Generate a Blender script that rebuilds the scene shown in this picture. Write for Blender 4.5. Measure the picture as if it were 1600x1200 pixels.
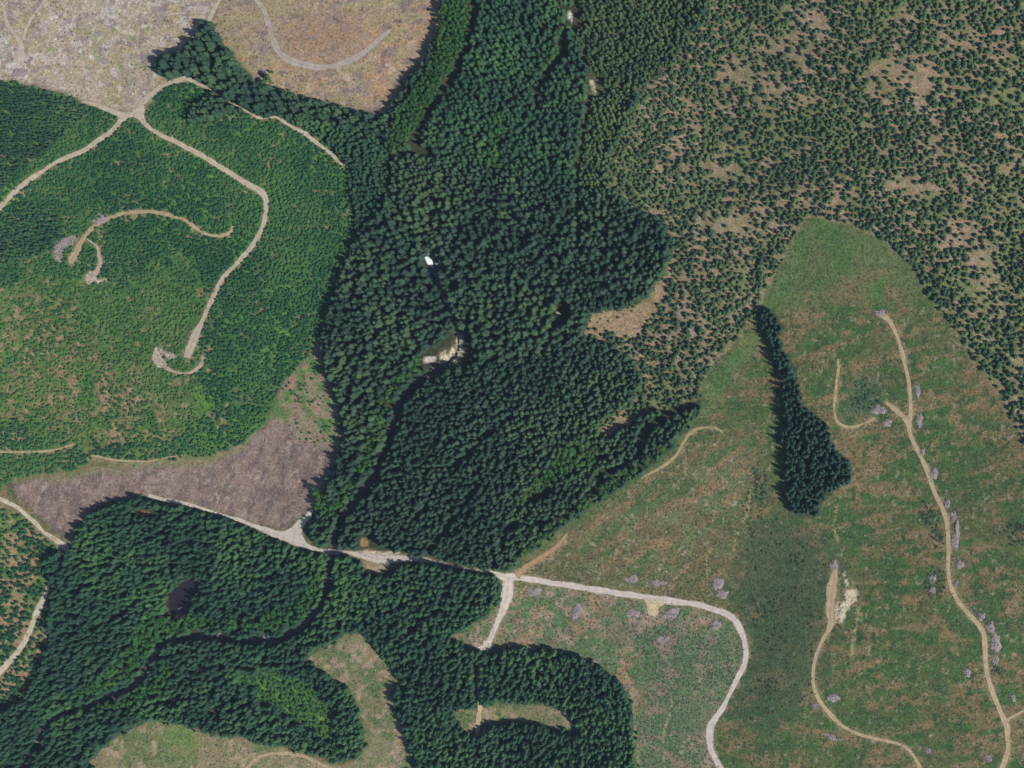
import bpy, math, random
import numpy as np

# ------------------------------------------------------------------ camera, sky, sun, exposure
HAZE = 2.9e-5                 # per metre
S = 0.6                       # metres per photograph pixel
H = 1600.0                    # flying height
NX, NY = 1180, 470            # its pixel
CX, CY = (NX - 800) * S, (600 - NY) * S      # point of the ground straight below the camera
scene = bpy.context.scene
for o in list(bpy.data.objects):
    bpy.data.objects.remove(o)
cam_d = bpy.data.cameras.new('camera')
cam_d.sensor_width = 36.0
cam_d.lens = 36.0 * H / (1600 * S)
cam_d.shift_x = -CX / (1600 * S)
cam_d.shift_y = -CY / (1600 * S)
cam_d.clip_start = 10.0
cam_d.clip_end = 8000.0
cam = bpy.data.objects.new('camera', cam_d)
cam.location = (CX, CY, H)
scene.collection.objects.link(cam)
scene.camera = cam

SUN_AZ, SUN_EL = 113.0, 50.0  # degrees, clockwise from north
world = bpy.data.worlds.new('World')
scene.world = world
world.use_nodes = True
wn = world.node_tree
bg = wn.nodes['Background']
sky = wn.nodes.new('ShaderNodeTexSky')
sky.sky_type = 'NISHITA'
sky.sun_disc = False
sky.sun_elevation = math.radians(SUN_EL)
sky.sun_rotation = math.radians(SUN_AZ)
sky.altitude = 400
sky.air_density = 1.0
sky.dust_density = 1.0
wn.links.new(sky.outputs[0], bg.inputs[0])
bg.inputs[1].default_value = 0.075
sun_d = bpy.data.lights.new('sun', 'SUN')
sun_d.energy = 3.9
sun_d.angle = math.radians(0.53)
sun_d.color = (1.0, 0.955, 0.88)
sun = bpy.data.objects.new('sun', sun_d)
sun.rotation_euler = (math.radians(90 - SUN_EL), 0, math.radians(180 - SUN_AZ))
scene.collection.objects.link(sun)
scene.view_settings.view_transform = 'Standard'
scene.view_settings.look = 'None'
scene.view_settings.exposure = 0.0
scene.view_settings.gamma = 1.0
scene.render.filter_size = 2.0
scene.cycles.max_bounces = 5
scene.cycles.diffuse_bounces = 2
scene.cycles.transparent_max_bounces = 4

rng = np.random.default_rng(7)
random.seed(7)
COL = scene.collection

# ------------------------------------------------------------------ helpers: rasters in photograph pixels (200 px margin)
M = 220
RW, RH = 1600 + 2 * M, 1200 + 2 * M

def vnoise(shape_w, shape_h, cell, seed, oct=1):
    """smooth value noise over a shape_w x shape_h raster, 0..1"""
    r = np.random.default_rng(seed)
    out = np.zeros((shape_h, shape_w), np.float32); amp = 1.0; tot = 0
    for _ in range(oct):
        gw, gh = int(shape_w / cell) + 4, int(shape_h / cell) + 4
        g = r.random((gh, gw)).astype(np.float32)
        xs = np.arange(shape_w) / cell; ys = np.arange(shape_h) / cell
        xi = xs.astype(int); yi = ys.astype(int)
        fx = (xs - xi).astype(np.float32); fy = (ys - yi).astype(np.float32)
        fx = fx * fx * (3 - 2 * fx); fy = fy * fy * (3 - 2 * fy)
        fy = fy[:, None]
        row = g[yi] * (1 - fy) + g[yi + 1] * fy
        out += amp * (row[:, xi] * (1 - fx) + row[:, xi + 1] * fx)
        tot += amp; amp *= 0.5; cell = max(1.5, cell / 2)
    return out / tot

RAG = {}
def fill(poly, rag=0.0, seed=1):
    """boolean raster of a polygon given in photograph pixels"""
    m = np.zeros((RH, RW), bool)
    p = np.array(poly, float)
    x0 = p[:, 0]; y0 = p[:, 1]
    x1 = np.roll(x0, -1); y1 = np.roll(y0, -1)
    for row in range(max(0, int(y0.min() + M)), min(RH, int(y0.max() + M) + 2)):
        y = row - M + 0.5
        c = (y0 <= y) != (y1 <= y)
        if not c.any():
            continue
        xs = np.sort(x0[c] + (y - y0[c]) * (x1[c] - x0[c]) / (y1[c] - y0[c])) + M
        for k in range(0, len(xs) - 1, 2):
            m[row, max(0, int(round(xs[k]))):max(0, min(RW, int(round(xs[k + 1]))))] = True
    if rag:
        k = seed % 3
        if k not in RAG:
            RAG[k] = [(vnoise(RW, RH, 14, 900 + k + e, 2) - .5) * 2 for e in (0, 50)]
        ya, yb = max(0, int(y0.min() + M - rag - 2)), min(RH, int(y0.max() + M + rag + 3))
        xa, xb = max(0, int(x0.min() + M - rag - 2)), min(RW, int(x0.max() + M + rag + 3))
        yy, xx = np.mgrid[ya:yb, xa:xb]
        n = np.zeros_like(m)
        n[ya:yb, xa:xb] = m[np.clip(yy + (RAG[k][1][ya:yb, xa:xb] * rag).astype(int), 0, RH - 1), np.clip(xx + (RAG[k][0][ya:yb, xa:xb] * rag).astype(int), 0, RW - 1)]
        m = n
    return m

def spline(pts, step=2.5):
    """Catmull-Rom samples through pixel points, tuples may carry a width"""
    P = np.array(pts, float)
    if len(P) == 2:
        P = np.vstack([P[0], (P[0] + P[1]) / 2, P[1]])
    Q = np.vstack([2 * P[0] - P[1], P, 2 * P[-1] - P[-2]])
    out = []
    for i in range(1, len(Q) - 2):
        n = max(2, int(np.hypot(*(Q[i + 1] - Q[i])[:2]) / step))
        for k in range(n):
            t = k / n
            out.append(0.5 * ((2 * Q[i]) + (-Q[i - 1] + Q[i + 1]) * t + (2 * Q[i - 1] - 5 * Q[i] + 4 * Q[i + 1] - Q[i + 2]) * t * t
                              + (-Q[i - 1] + 3 * Q[i] - 3 * Q[i + 1] + Q[i + 2]) * t ** 3))
    out.append(P[-1])
    return np.array(out)

def stamp(mask, pts, rad):
    for q in pts:
        r = q[2] / 2 + rad if len(q) > 2 else rad
        x, y = q[0] + M, q[1] + M
        xa, xb = max(0, int(x - r)), min(RW, int(x + r) + 2)
        ya, yb = max(0, int(y - r)), min(RH, int(y + r) + 2)
        if xa >= xb or ya >= yb:
            continue
        yy, xx = np.ogrid[ya:yb, xa:xb]
        mask[ya:yb, xa:xb] |= (xx - x) ** 2 + (yy - y) ** 2 <= r * r

def blur(a, r, it=2):
    a = a.astype(np.float32)
    for _ in range(it):
        for ax in (0, 1):
            c = np.cumsum(np.pad(a, [(r + 1, r) if k == ax else (0, 0) for k in (0, 1)], mode='edge'), axis=ax)
            a = (np.take(c, range(2 * r + 1, c.shape[ax]), ax) - np.take(c, range(0, c.shape[ax] - 2 * r - 1), ax)) / (2 * r + 1)
    return a

def at(r, px, py):
    k = 1.0 if r.shape[0] == RH else .5          # some rasters are kept at half size
    return r[np.clip(((np.asarray(py) + M) * k).astype(int), 0, r.shape[0] - 1), np.clip(((np.asarray(px) + M) * k).astype(int), 0, r.shape[1] - 1)]

def hf(m):
    return m[::2, ::2]

def lin(c):
    return tuple((v / 255 / 12.92 if v <= 10 else ((v / 255 + 0.055) / 1.055) ** 2.4) for v in c)

# ------------------------------------------------------------------ the plan, traced in photograph pixels
ROADS = [  # name, label, [(x, y, width)], material
 ('road', 'pale gravel road curving from the upper-left road fork down to the left edge', [(-60,385,8),(-10,335,8),(20,303,8),(40,286,8),(65,268,8),(100,248,8),(130,236,8),(155,218,8),(175,204,8),(186,192,9),(198,180,12)], 'grav'),
 ('road', 'short gravel spur entering the upper-left fork from the west', [(128,158,4),(150,164,6),(170,172,8),(190,179,9),(205,178,10)], 'grav'),
 ('road', 'gravel road running north-east from the upper-left fork under tall trees', [(205,178,10),(215,172,12),(228,155,9),(245,140,8),(262,130,8),(280,125,9),(292,122,9),(305,128,7),(320,135,6),(334,141,5),(352,155,2.5),(375,168,2.5),(396,180,3),(402,183,5),(410,185,3),(430,183,3),(437,186,5),(455,197,6),(475,207,7),(490,219,7),(505,230,6),(520,243,6),(535,258,4)], 'grav'),
 ('road', 'long gravel road from the upper-left fork through young plantation to a widened end', [(208,178,12),(218,180,11),(228,194,9),(240,204,8),(258,214,8),(275,221,8),(295,232,9),(315,243,9),(335,255,9),(355,267,9),(372,278,9),(388,288,9),(402,295,11),(412,303,13),(416,317,9),(415,333,8),(411,352,8),(402,372,8),(388,392,9),(370,412,9),(352,430,9),(340,450,8),(330,470,8),(322,488,7),(315,505,9),(307,520,13),(299,540,17),(294,552,17),(292,559,14)], 'grav'),
 ('road', 'hooked dirt track looping through the left plantation', [(112,412,10),(113,404,15),(119,394,12),(126,380,9),(132,370,8),(142,358,8),(155,348,7),(175,339,7),(195,333,7),(215,331,7),(240,331,6),(255,334,6),(272,338,5),(288,344,5),(300,352,7),(312,360,5),(325,367,5),(340,369,5),(352,367,6),(361,361,6),(363,353,4)], 'tanr'),
 ('road', 'broken bare track below the hooked plantation track', [(136,374,3),(147,381,4),(153,388,5),(155,400,7),(157,414,9),(153,421,8),(147,430,11),(142,438,9)], 'grav2'),
 ('road', 'curved bare scrape south of the widened road end', [(243,543,4),(246,552,9),(249,562,10),(256,571,8),(270,580,4),(285,583,3),(298,582,4),(309,575,7),(316,566,7),(318,555,4)], 'grav2'),
 ('road', 'grey track from the top edge down to the tall trees by the fork', [(360,-40,8),(346,-5,8),(335,14,8),(326,32,8),(316,60,6)], 'grav'),
 ('road', 'grey looping haul track across the reddish clearcut', [(380,-40,9),(398,-4,9),(412,15,10),(420,40,10),(428,65,10),(436,82,11),(450,92,11),(470,100,11),(495,105,11),(520,104,11),(545,95,11),(565,83,11),(580,72,10),(600,55,8),(612,45,4)], 'grey'),
 ('road', 'faint worn track in the top-left corner clearcut', [(-30,-30,4),(2,5,4),(10,35,5),(24,55,6),(33,70,10),(33,92,14),(30,108,10)], 'pale'),
 ('road', 'faint worn branch track meeting the corner track from the top edge', [(85,-30,3),(70,0,4),(55,20,4),(43,40,5),(36,62,7)], 'pale'),
 ('road', 'pale dirt road along the north-east side of the lower-left plantation', [(-60,755,7),(-5,777,7),(10,783,7),(30,795,7),(50,812,7),(65,828,7),(85,842,8),(100,853,10),(106,860,9),(98,878,3),(84,900,3),(77,912,3),(74,918,6),(70,930,8),(65,942,9),(58,957,9),(52,972,9),(45,990,9),(35,1008,9),(20,1028,10),(0,1050,10),(-60,1105,10)], 'pale2'),
 ('road', 'main gravel road winding across the valley between the forest blocks', [(232,774,5),(255,780,6),(275,784,6),(292,787,6),(330,799,4),(360,808,4),(372,812,7),(400,822,8),(425,832,11),(450,840,15),(475,851,11),(490,857,8),(505,860,4.5),(525,862,5),(545,864,6),(570,869,12),(590,873,14),(615,873,14),(640,873,9),(665,875,7),(680,878,4),(720,887,3.5),(748,892,4),(755,893,7),(761,893,4),(772,895,5),(785,901,11),(800,903,15),(820,904,10),(845,907,10),(880,914,10),(920,920,10),(960,926,10),(1000,932,11),(1040,938,11),(1080,943,10),(1110,950,10),(1135,959,11),(1150,971,11),(1158,985,10),(1164,1005,10),(1166,1022,9),(1160,1045,9),(1150,1065,9),(1140,1085,9),(1130,1105,9),(1116,1124,10),(1109,1137,12),(1108,1158,10),(1112,1175,9),(1120,1190,9),(1132,1210,9),(1160,1260,9)], 'main'),
 ('road', 'broad gravel branch heading south from the valley junction into the forest', [(797,900,14),(794,914,18),(792,930,18),(787,948,13),(780,965,10),(773,982,9),(766,998,9),(760,1010,12),(757,1017,14)], 'main'),
 ('road', 'straight pale track crossing the small clearing in the southern forest', [(752,1030,4),(746,1060,4),(748,1080,5),(750,1101,8),(748,1120,8),(746,1140,7),(745,1152,5)], 'cream'),
 ('road', 'orange dirt track climbing north-east from the valley junction', [(806,900,14),(816,891,11),(826,883,9),(838,876,8),(852,867,8),(865,858,7),(876,847,5),(887,833,3)], 'orng'),
 ('road', 'thin tan track along the south-east edge of the central forest', [(1002,748,3),(1015,740,4),(1030,732,4),(1045,722,5),(1058,709,5),(1066,695,6),(1075,681,6),(1085,672,6),(1100,668,5),(1115,668,4),(1128,674,3)], 'orng2'),
 ('road', 'long tan dirt road running down the eastern clearcut', [(1374,490,8),(1383,495,10),(1392,505,8),(1400,520,7),(1406,540,7),(1412,560,7),(1418,585,7),(1421,605,7),(1423,630,7),(1423,650,7),(1421,667,9),(1424,682,8),(1432,700,8),(1442,720,8),(1452,745,8),(1461,770,8),(1470,790,8),(1478,810,8),(1481,830,8),(1482,860,8),(1481,880,7),(1483,905,8),(1490,925,8),(1500,943,8),(1515,960,8),(1528,975,8),(1537,990,9),(1539,1010,9),(1540,1040,8),(1544,1060,8),(1552,1085,8),(1560,1105,8),(1568,1122,9),(1573,1138,10),(1574,1155,8),(1575,1170,7),(1571,1185,8),(1562,1210,8),(1540,1260,8)], 'tanr'),
 ('road', 'tan side track leaving the eastern road near the bottom right corner', [(1571,1128,9),(1580,1121,6),(1600,1111,5),(1660,1085,5)], 'tanr'),
 ('road', 'short tan spur from the eastern road to the hilltop slash piles', [(1422,668,8),(1415,656,8),(1405,645,8),(1395,637,9),(1384,628,6)], 'tanr'),
 ('road', 'thin curling track around the shrubby hollow on the eastern clearcut', [(1367,653,3),(1360,657,5),(1350,662,4),(1335,667,5),(1320,666,5),(1310,660,5),(1305,652,4),(1303,635,5),(1305,615,5),(1308,590,5),(1310,575,4),(1309,560,2)], 'orng2'),
 ('road', 'tan track curving from the bare strip down to the bottom edge', [(1304,880,6),(1304,900,12),(1301,920,17),(1299,940,17),(1297,955,15),(1298,972,12),(1293,986,8),(1283,1005,6),(1275,1025,6),(1271,1045,6),(1270,1065,6),(1274,1080,6),(1283,1098,7),(1298,1117,8),(1315,1133,7),(1335,1144,6),(1360,1152,6),(1385,1158,6),(1405,1163,5),(1420,1172,6),(1430,1185,6),(1440,1205,6),(1460,1260,6)], 'tanr'),
 ('road', 'tan track along the bottom edge of the lower-left forest', [(370,1215,6),(392,1194,6),(402,1184,6),(420,1178,6),(450,1177,6),(475,1182,6),(500,1193,6),(522,1200,6),(545,1202,4)], 'tanr'),
 ('path', 'faint tan skid line across the left plantation near the brown clearcut', [(-40,708,4),(0,706,4),(40,706,4),(70,705,5),(95,700,4),(115,694,3)], 'tanr'),
 ('path', 'thin tan skid line between plantation and brown clearcut', [(145,711,3),(160,714,4),(175,718,4),(200,720,4),(232,720,3),(262,715,3),(285,711,2)], 'tanr'),
]
PADS = [  # gravel aprons and bare patches: polygons
 ('gravel_pad', 'triangular gravel turnout beside the main road at the brown clearcut', [(432,835),(452,826),(470,812),(484,796),(490,797),(486,808),(474,824),(472,834),(478,848),(462,848),(446,842)], 'main'),
 ('gravel_pad', 'gravel pad where the upper-left roads fork', [(184,174),(200,176),(214,168),(224,165),(226,178),(220,188),(210,183),(198,186),(190,192),(182,190)], 'grav'),
 ('gravel_pad', 'cream pull-out on the south side of the main road', [(1006,934),(1030,938),(1036,944),(1029,950),(1027,960),(1020,963),(1012,956),(1009,944)], 'cream'),
 ('gravel_pad', 'pale widening at the southern end of the valley branch road', [(748,1012),(752,1004),(764,1000),(768,1008),(766,1016),(752,1016)], 'main'),
 ('gravel_pad', 'tan bare patch south of the main road inside the forest', [(567,877),(580,876),(600,878),(606,884),(596,890),(588,896),(576,892),(569,886)], 'tanr'),
 ('gravel_pad', 'pale apron north of the main road east of the creek crossing', [(552,861),(570,859),(600,862),(622,858),(624,864),(612,870),(590,872),(566,868)], 'cream'),
 ('gravel_pad', 'cream quarry scrape beside the south-eastern track', [(1317,926),(1322,922),(1328,920),(1335,921),(1340,924),(1340,932),(1338,940),(1332,944),(1328,945),(1326,952),(1321,956),(1320,964),(1318,970),(1313,974),(1311,966),(1313,955),(1312,947),(1316,941),(1322,936)], 'cream'),
 ('gravel_pad', 'pale landing with stacked debris in the top-left corner clearcut', [(10,98),(24,92),(38,98),(46,112),(40,124),(22,122),(8,112)], 'pale'),
 ('gravel_pad', 'tan bare ground in the small rectangular forest clearing', [(917,512),(930,489),(945,484),(968,488),(985,484),(1010,485),(1018,492),(1014,505),(1000,520),(988,528),(975,528),(960,520),(942,512)], 'bare'),
 ('gravel_pad', 'small pale gravel bar opening along the forest creek', [(702,548),(711,538),(715,522),(721,521),(722,538),(727,546),(720,556),(716,564),(703,565)], 'cream'),
 ('gravel_pad', 'lower pale gravel patch beside the forest creek', [(688,552),(695,546),(700,556),(704,568),(694,572),(688,564)], 'cream'),
 ('gravel_pad', 'tiny white gravel spit on the west bank of the forest creek', [(664,560),(668,556),(674,558),(684,555),(680,563),(672,566),(665,566)], 'pale'),
 ('gravel_pad', 'grey stony bare strip west of the hooked track head', [(82,392),(88,380),(100,373),(120,366),(116,378),(106,388),(98,402),(92,412),(84,404)], 'grey'),
 ('gravel_pad', 'pale bare knot at the end of the broken track', [(131,432),(140,420),(151,424),(150,434),(144,442),(137,446)], 'grav2'),
 ('gravel_pad', 'small pale strip beside the broken track end', [(148,436),(160,433),(169,434),(168,441),(152,444)], 'grav2'),
 ('gravel_pad', 'pale bare lobe west of the widened road end', [(235,560),(241,546),(250,553),(262,570),(258,577),(246,573)], 'grav2'),
 ('gravel_pad', 'thin pale lobe between the scrape and the widened road end', [(246,541),(258,550),(272,553),(275,560),(264,561),(250,551)], 'grav2'),
 ('gravel_pad', 'small cream chip at the north end of the quarry scrape', [(1318,905),(1322,903),(1325,910),(1323,918),(1319,914)], 'cream'),
 ('gravel_pad', 'tiny cream chip above the quarry scrape', [(1316,893),(1320,892),(1321,899),(1317,900)], 'cream'),
 ('gravel_pad', 'pinkish rubble strip between the bare strip and the quarry scrape', [(1305,945),(1309,938),(1311,950),(1309,968),(1306,975),(1303,962)], 'grav2'),
 ('gravel_pad', 'small tan scrape south-east of the quarry', [(1337,950),(1341,955),(1350,958),(1346,963),(1337,960)], 'orng'),
 ('gravel_pad', 'small pale bare spot beside the old road in the central forest', [(866,498),(868,488),(872,484),(875,490),(872,497),(868,504)], 'cream'),
 ('gravel_pad', 'pale gravel showing at the top of the northern ravine', [(885,25),(886,17),(892,16),(894,28),(894,35),(888,30)], 'pale'),
 ('gravel_pad', 'small orange bare spot in the forest north of the main road', [(562,842),(566,838),(576,842),(577,852),(568,855),(562,852)], 'orng'),
 ('gravel_pad', 'thin pale bare strip on the old forest road in the north', [(921,124),(925,124),(928,132),(930,145),(927,150),(925,138)], 'cream'),
 ('gravel_pad', 'orange bare spot in the lower-left forest edge', [(216,798),(226,796),(234,798),(232,804),(222,806)], 'orng'),
]
SHEET = ('triangular', 'gravel pad where', 'cream pull-out', 'pale widening')
SOIL = {'main': (196,187,177), 'grav': (184,172,152), 'grav2': (182,166,150), 'grey': (150,138,134), 'pale': (196,188,178), 'tanr': (170,152,122), 'orng': (164,134,100), 'cream': (196,184,158), 'bare': (154,133,107)}
BARE = [p for p in PADS if not p[1].startswith(SHEET)]
PADS = [p for p in PADS if p[1].startswith(SHEET)]
CREEK = [(676,395,8),(681,410,11),(684,422,13),(686,440,8),(694,462,3),(704,485,2.5),(712,510,2.5),(716,545,4),(700,568,8),(676,582,9),(650,598,8),(630,622,8),(616,660,7),(606,690,6),(588,735,6),(566,768,6),(546,795,6),(530,820,6),(524,845,7),(522,862,7),(516,890,6),(511,920,7),(502,945,9),(484,968,10),(460,986,10),(430,995,9),(400,997,9),(370,997,9),(345,992,10),(325,990,9),(295,992,8),(270,995,9),(252,1007,9),(242,1025,10),(233,1042,11),(222,1058,11),(205,1073,10),(180,1082,8),(150,1094,8),(120,1104,9),(100,1112,8),(82,1124,8),(68,1142,9),(60,1160,8),(45,1185,8),(20,1220,8),(-30,1280,8)]
GAPS = [  # dark lines through the canopy: pixel lines with half widths
 ([(748,-40),(742,20),(738,50),(722,95),(702,132),(680,165),(660,200),(644,228)], 3.6),
 ([(612,246),(650,236),(676,240)], 4.5),
 ([(610,246),(610,285),(602,312)], 2.5),
 ([(905,-5),(893,24),(885,45),(882,70),(874,90),(860,112),(845,135),(838,158)], 4.0),
 ([(928,122),(922,150),(915,190),(907,240),(902,290),(903,340),(906,370)], 2.6),
 ([(880,470),(870,500),(858,530),(846,552)], 3.2),
 ([(798,650),(760,680),(735,705),(700,735),(680,765),(668,790),(655,808)], 2.4),
 ([(748,758),(735,775),(716,800),(700,822),(682,845),(670,866)], 3.4),
 ([(1088,630),(1050,642),(1020,662),(1006,675),(1000,695)], 6.0),
 ([(1000,708),(975,725),(950,735),(936,745),(934,758),(915,772)], 4.0),
 ([(900,790),(870,808),(835,815),(800,820),(785,850)], 3.0),
 ([(860,765),(840,775),(822,785)], 3.0),
 ([(262,830),(258,850),(270,870),(276,895)], 2.6),
 ([(744,1058),(746,1090)], 3.0),
 ([(170,970),(200,950),(222,935)], 2.4),
 ([(250,1098),(300,1085),(340,1075)], 2.6),
 ([(330,1110),(370,1105),(400,1090)], 3.0),
 ([(640,985),(660,965),(690,950)], 2.2),
]

stand = {}
F1 = [(747,-250),(741,40),(706,125),(665,198),(640,238),(610,245),(606,300),(562,365),(545,400),(525,455),(508,505),(500,530),(508,580),(522,612),(530,640),(540,680),(537,705),(527,730),(511,755),(498,783),(492,806),(484,828),(490,846),(502,853),(545,857),(560,858),(600,858),(625,858),(632,866),(665,868),(700,876),(750,886),(785,893),(805,882),(830,860),(850,840),(880,820),(920,792),(960,770),(1000,742),(1030,718),(1055,692),(1070,670),(1092,648),(1094,622),(1040,640),(1000,652),(945,690),(932,662),(985,628),(1004,592),(985,560),(945,538),(908,524),(918,495),(960,485),(1012,462),(1035,430),(1050,380),(1035,345),(990,325),(945,290),(955,240),(985,180),(1000,140),(1050,95),(1080,55),(1110,0),(1130,-250)]
O1 = [(1110,-250),(1830,-250),(1830,660),(1640,700),(1604,700),(1580,655),(1562,610),(1530,572),(1500,522),(1472,490),(1450,460),(1430,420),(1410,400),(1385,375),(1340,355),(1300,345),(1262,335),(1240,370),(1215,420),(1195,460),(1180,490),(1150,530),(1120,560),(1095,600),(1090,625),(1040,640),(1000,652),(945,690),(932,662),(985,628),(1004,592),(985,560),(945,538),(908,524),(918,495),(960,485),(1012,462),(1035,430),(1050,380),(1035,345),(990,325),(945,290),(955,240),(985,180),(1000,140),(1050,95),(1080,55)]
F2 = [(696,-250),(693,20),(682,60),(667,90),(642,120),(617,160),(600,182),(570,178),(520,165),(470,153),(428,140),(402,130),(374,104),(352,75),(333,54),(328,32),(316,30),(308,52),(294,77),(272,85),(250,88),(243,102),(254,120),(276,122),(300,116),(340,138),(298,168),(296,188),(330,186),(360,170),(400,178),(440,180),(482,200),(524,236),(545,262),(546,300),(556,360),(566,362),(606,300),(612,244),(640,236),(706,125),(741,40),(747,-250)]
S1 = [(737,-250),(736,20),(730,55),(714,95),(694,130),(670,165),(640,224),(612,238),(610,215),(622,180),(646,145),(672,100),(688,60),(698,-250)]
F3 = [(114,858),(118,828),(142,804),(172,788),(225,778),(250,788),(300,793),(340,806),(380,824),(420,842),(470,862),(510,872),(530,870),(560,878),(568,892),(585,897),(612,887),(665,882),(700,888),(755,900),(780,906),(786,932),(765,957),(735,977),(695,997),(720,1014),(750,1022),(800,1016),(850,1018),(900,1026),(940,1044),(965,1067),(980,1092),(985,1130),(992,1170),(1005,1430),(668,1430),(648,1185),(630,1140),(618,1105),(614,1085),(628,1070),(603,1030),(578,1003),(562,988),(540,988),(466,1033),(500,1052),(538,1074),(553,1092),(562,1130),(568,1160),(560,1180),(530,1192),(490,1178),(440,1165),(400,1160),(378,1148),(350,1148),(320,1143),(280,1128),(240,1123),(200,1138),(160,1163),(138,1188),(132,1430),(-250,1430),(-250,1180),(-40,1140),(0,1116),(32,1092),(62,1060),(58,1040),(78,1010),(74,970),(84,930),(78,900),(68,872)]
B1 = [(380,1056),(410,1046),(436,1048),(470,1062),(500,1082),(522,1112),(526,1150),(505,1162),(480,1140),(455,1122),(430,1108),(395,1096),(372,1078)]
H1 = [(703,1102),(730,1106),(750,1099),(800,1097),(850,1099),(890,1114),(905,1138),(910,1157),(880,1147),(850,1136),(800,1132),(757,1138),(750,1152),(738,1152),(720,1142),(708,1122)]
POND = [(264,945),(266,928),(276,917),(288,909),(302,904),(316,908),(312,922),(306,934),(302,946),(294,958),(280,962),(268,956)]
F4 = [(1190,486),(1202,480),(1216,498),(1222,518),(1214,528),(1220,546),(1228,556),(1236,572),(1247,600),(1252,638),(1275,648),(1290,662),(1299,688),(1310,706),(1323,715),(1330,735),(1327,754),(1306,764),(1290,776),(1278,792),(1274,807),(1252,808),(1238,798),(1229,774),(1226,722),(1230,700),(1220,684),(1228,660),(1222,620),(1216,580),(1210,562),(1209,548),(1202,536),(1196,520),(1190,500)]
T1 = [(-250,118),(0,127),(40,132),(100,147),(130,160),(185,178),(205,185),(225,175),(262,132),(290,125),(330,140),(400,180),(440,183),(482,203),(524,238),(548,262),(552,360),(545,400),(522,455),(500,510),(494,530),(478,560),(440,600),(415,660),(380,690),(330,712),(230,720),(150,716),(110,735),(20,748),(0,762),(-250,770)]
T0 = [(-250,125),(0,132),(40,138),(110,152),(140,172),(118,200),(90,222),(50,250),(20,275),(0,298),(-250,430)]
T0b = [(-250,470),(0,330),(40,320),(90,335),(100,365),(60,400),(0,420),(-250,500)]
L1 = [(-250,700),(-40,775),(0,788),(40,810),(85,850),(104,864),(76,890),(70,915),(68,930),(50,965),(38,1000),(0,1045),(-250,1260)]
L2 = [(-250,1180),(-250,1270),(0,1058),(40,1015),(56,975),(78,930),(74,970),(78,1010),(58,1040),(62,1060),(32,1092),(0,1116),(-40,1140)]
C1 = [(-250,-250),(420,-250),(345,-5),(330,20),(310,40),(295,75),(245,88),(240,105),(262,130),(225,165),(215,172),(190,178),(130,160),(100,145),(40,130),(0,124),(-250,118)]
C2 = [(360,-250),(696,-250),(693,20),(682,60),(667,90),(642,120),(617,160),(600,182),(560,176),(425,138),(395,120),(360,80),(330,50),(328,30),(345,0)]
C3 = [(14,758),(60,748),(110,742),(180,728),(260,720),(330,718),(380,690),(415,665),(432,640),(440,600),(478,560),(500,530),(508,580),(522,612),(540,680),(527,730),(490,790),(445,826),(400,818),(350,803),(300,788),(230,774),(170,787),(120,818),(112,855),(100,842),(70,815),(40,785)]
C3M = [(440,598),(478,560),(500,530),(510,590),(530,640),(536,690),(500,700),(470,690),(440,660),(415,660)]
C5 = [(785,915),(850,914),(1000,936),(1110,955),(1150,978),(1160,1010),(1155,1050),(1130,1100),(1105,1135),(1105,1165),(1125,1205),(1170,1430),(1005,1430),(992,1170),(985,1130),(980,1092),(965,1067),(940,1044),(900,1026),(850,1018),(800,1016),(750,1020),(720,1014),(695,997),(735,977),(765,957),(786,932)]
C5D = [(985,985),(1060,975),(1120,985),(1150,1010),(1140,1060),(1110,1100),(1090,1160),(1100,1230),(1000,1240),(995,1140),(1005,1060)]
C7 = [(540,988),(562,988),(578,1003),(603,1030),(628,1070),(614,1085),(618,1105),(630,1140),(648,1185),(668,1430),(380,1430),(390,1200),(440,1172),(490,1185),(530,1196),(560,1182),(568,1160),(562,1130),(553,1092),(538,1074),(500,1052),(466,1033)]
C6 = [(138,1188),(160,1163),(200,1138),(240,1123),(280,1128),(320,1143),(378,1148),(400,1160),(440,1165),(490,1178),(420,1200),(400,1430),(132,1430)]
C6G = [(245,1140),(285,1125),(320,1140),(330,1165),(295,1180),(260,1175)]
V = [(1165,840),(1200,800),(1240,820),(1285,830),(1288,880),(1285,960),(1275,1000),(1262,1050),(1262,1090),(1230,1120),(1180,1130),(1150,1100),(1170,1040),(1172,990),(1155,950),(1160,890)]
C4N = [(1240,340),(1275,335),(1340,358),(1385,378),(1410,402),(1430,425),(1450,462),(1430,480),(1380,470),(1330,470),(1260,480),(1215,490),(1190,485),(1215,420)]
HOL = [(1335,590),(1375,590),(1380,620),(1365,640),(1335,655),(1318,645),(1330,620)]
CEN = [(800,560),(640,600),(610,690),(530,800),(500,760),(540,680),(505,560),(560,370),(620,300),(760,300),(880,330),(1040,350),(1040,430),(930,480),(870,540)]
OPEN1 = [(912,512),(928,487),(945,482),(970,486),(990,480),(1010,465),(1032,435),(1050,405),(1052,420),(1040,450),(1022,490),(1018,505),(1000,522),(985,532),(970,530),(955,522),(935,514)]
OPEN2 = [(930,685),(942,668),(958,662),(985,648),(1003,642),(990,665),(965,672),(945,685)]
SPUR = [(246,92),(270,87),(294,79),(308,54),(317,32),(330,42),(346,72),(376,106),(402,132),(430,142),(404,172),(345,150),(300,118),(258,116)]
NTH_ = [(747,-250),(741,40),(706,125),(665,198),(640,238),(700,262),(800,270),(905,300),(910,200),(925,130),(900,60),(880,-250)]
BRT = [(40,430),(150,440),(290,400),(340,480),(300,560),(330,640),(250,700),(90,690),(-40,640),(-40,470)]
TOPD = [(880,-250),(1130,-250),(1110,0),(1080,55),(1050,95),(1000,140),(985,180),(955,240),(945,290),(905,300),(910,200),(925,130),(900,60)]

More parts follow.
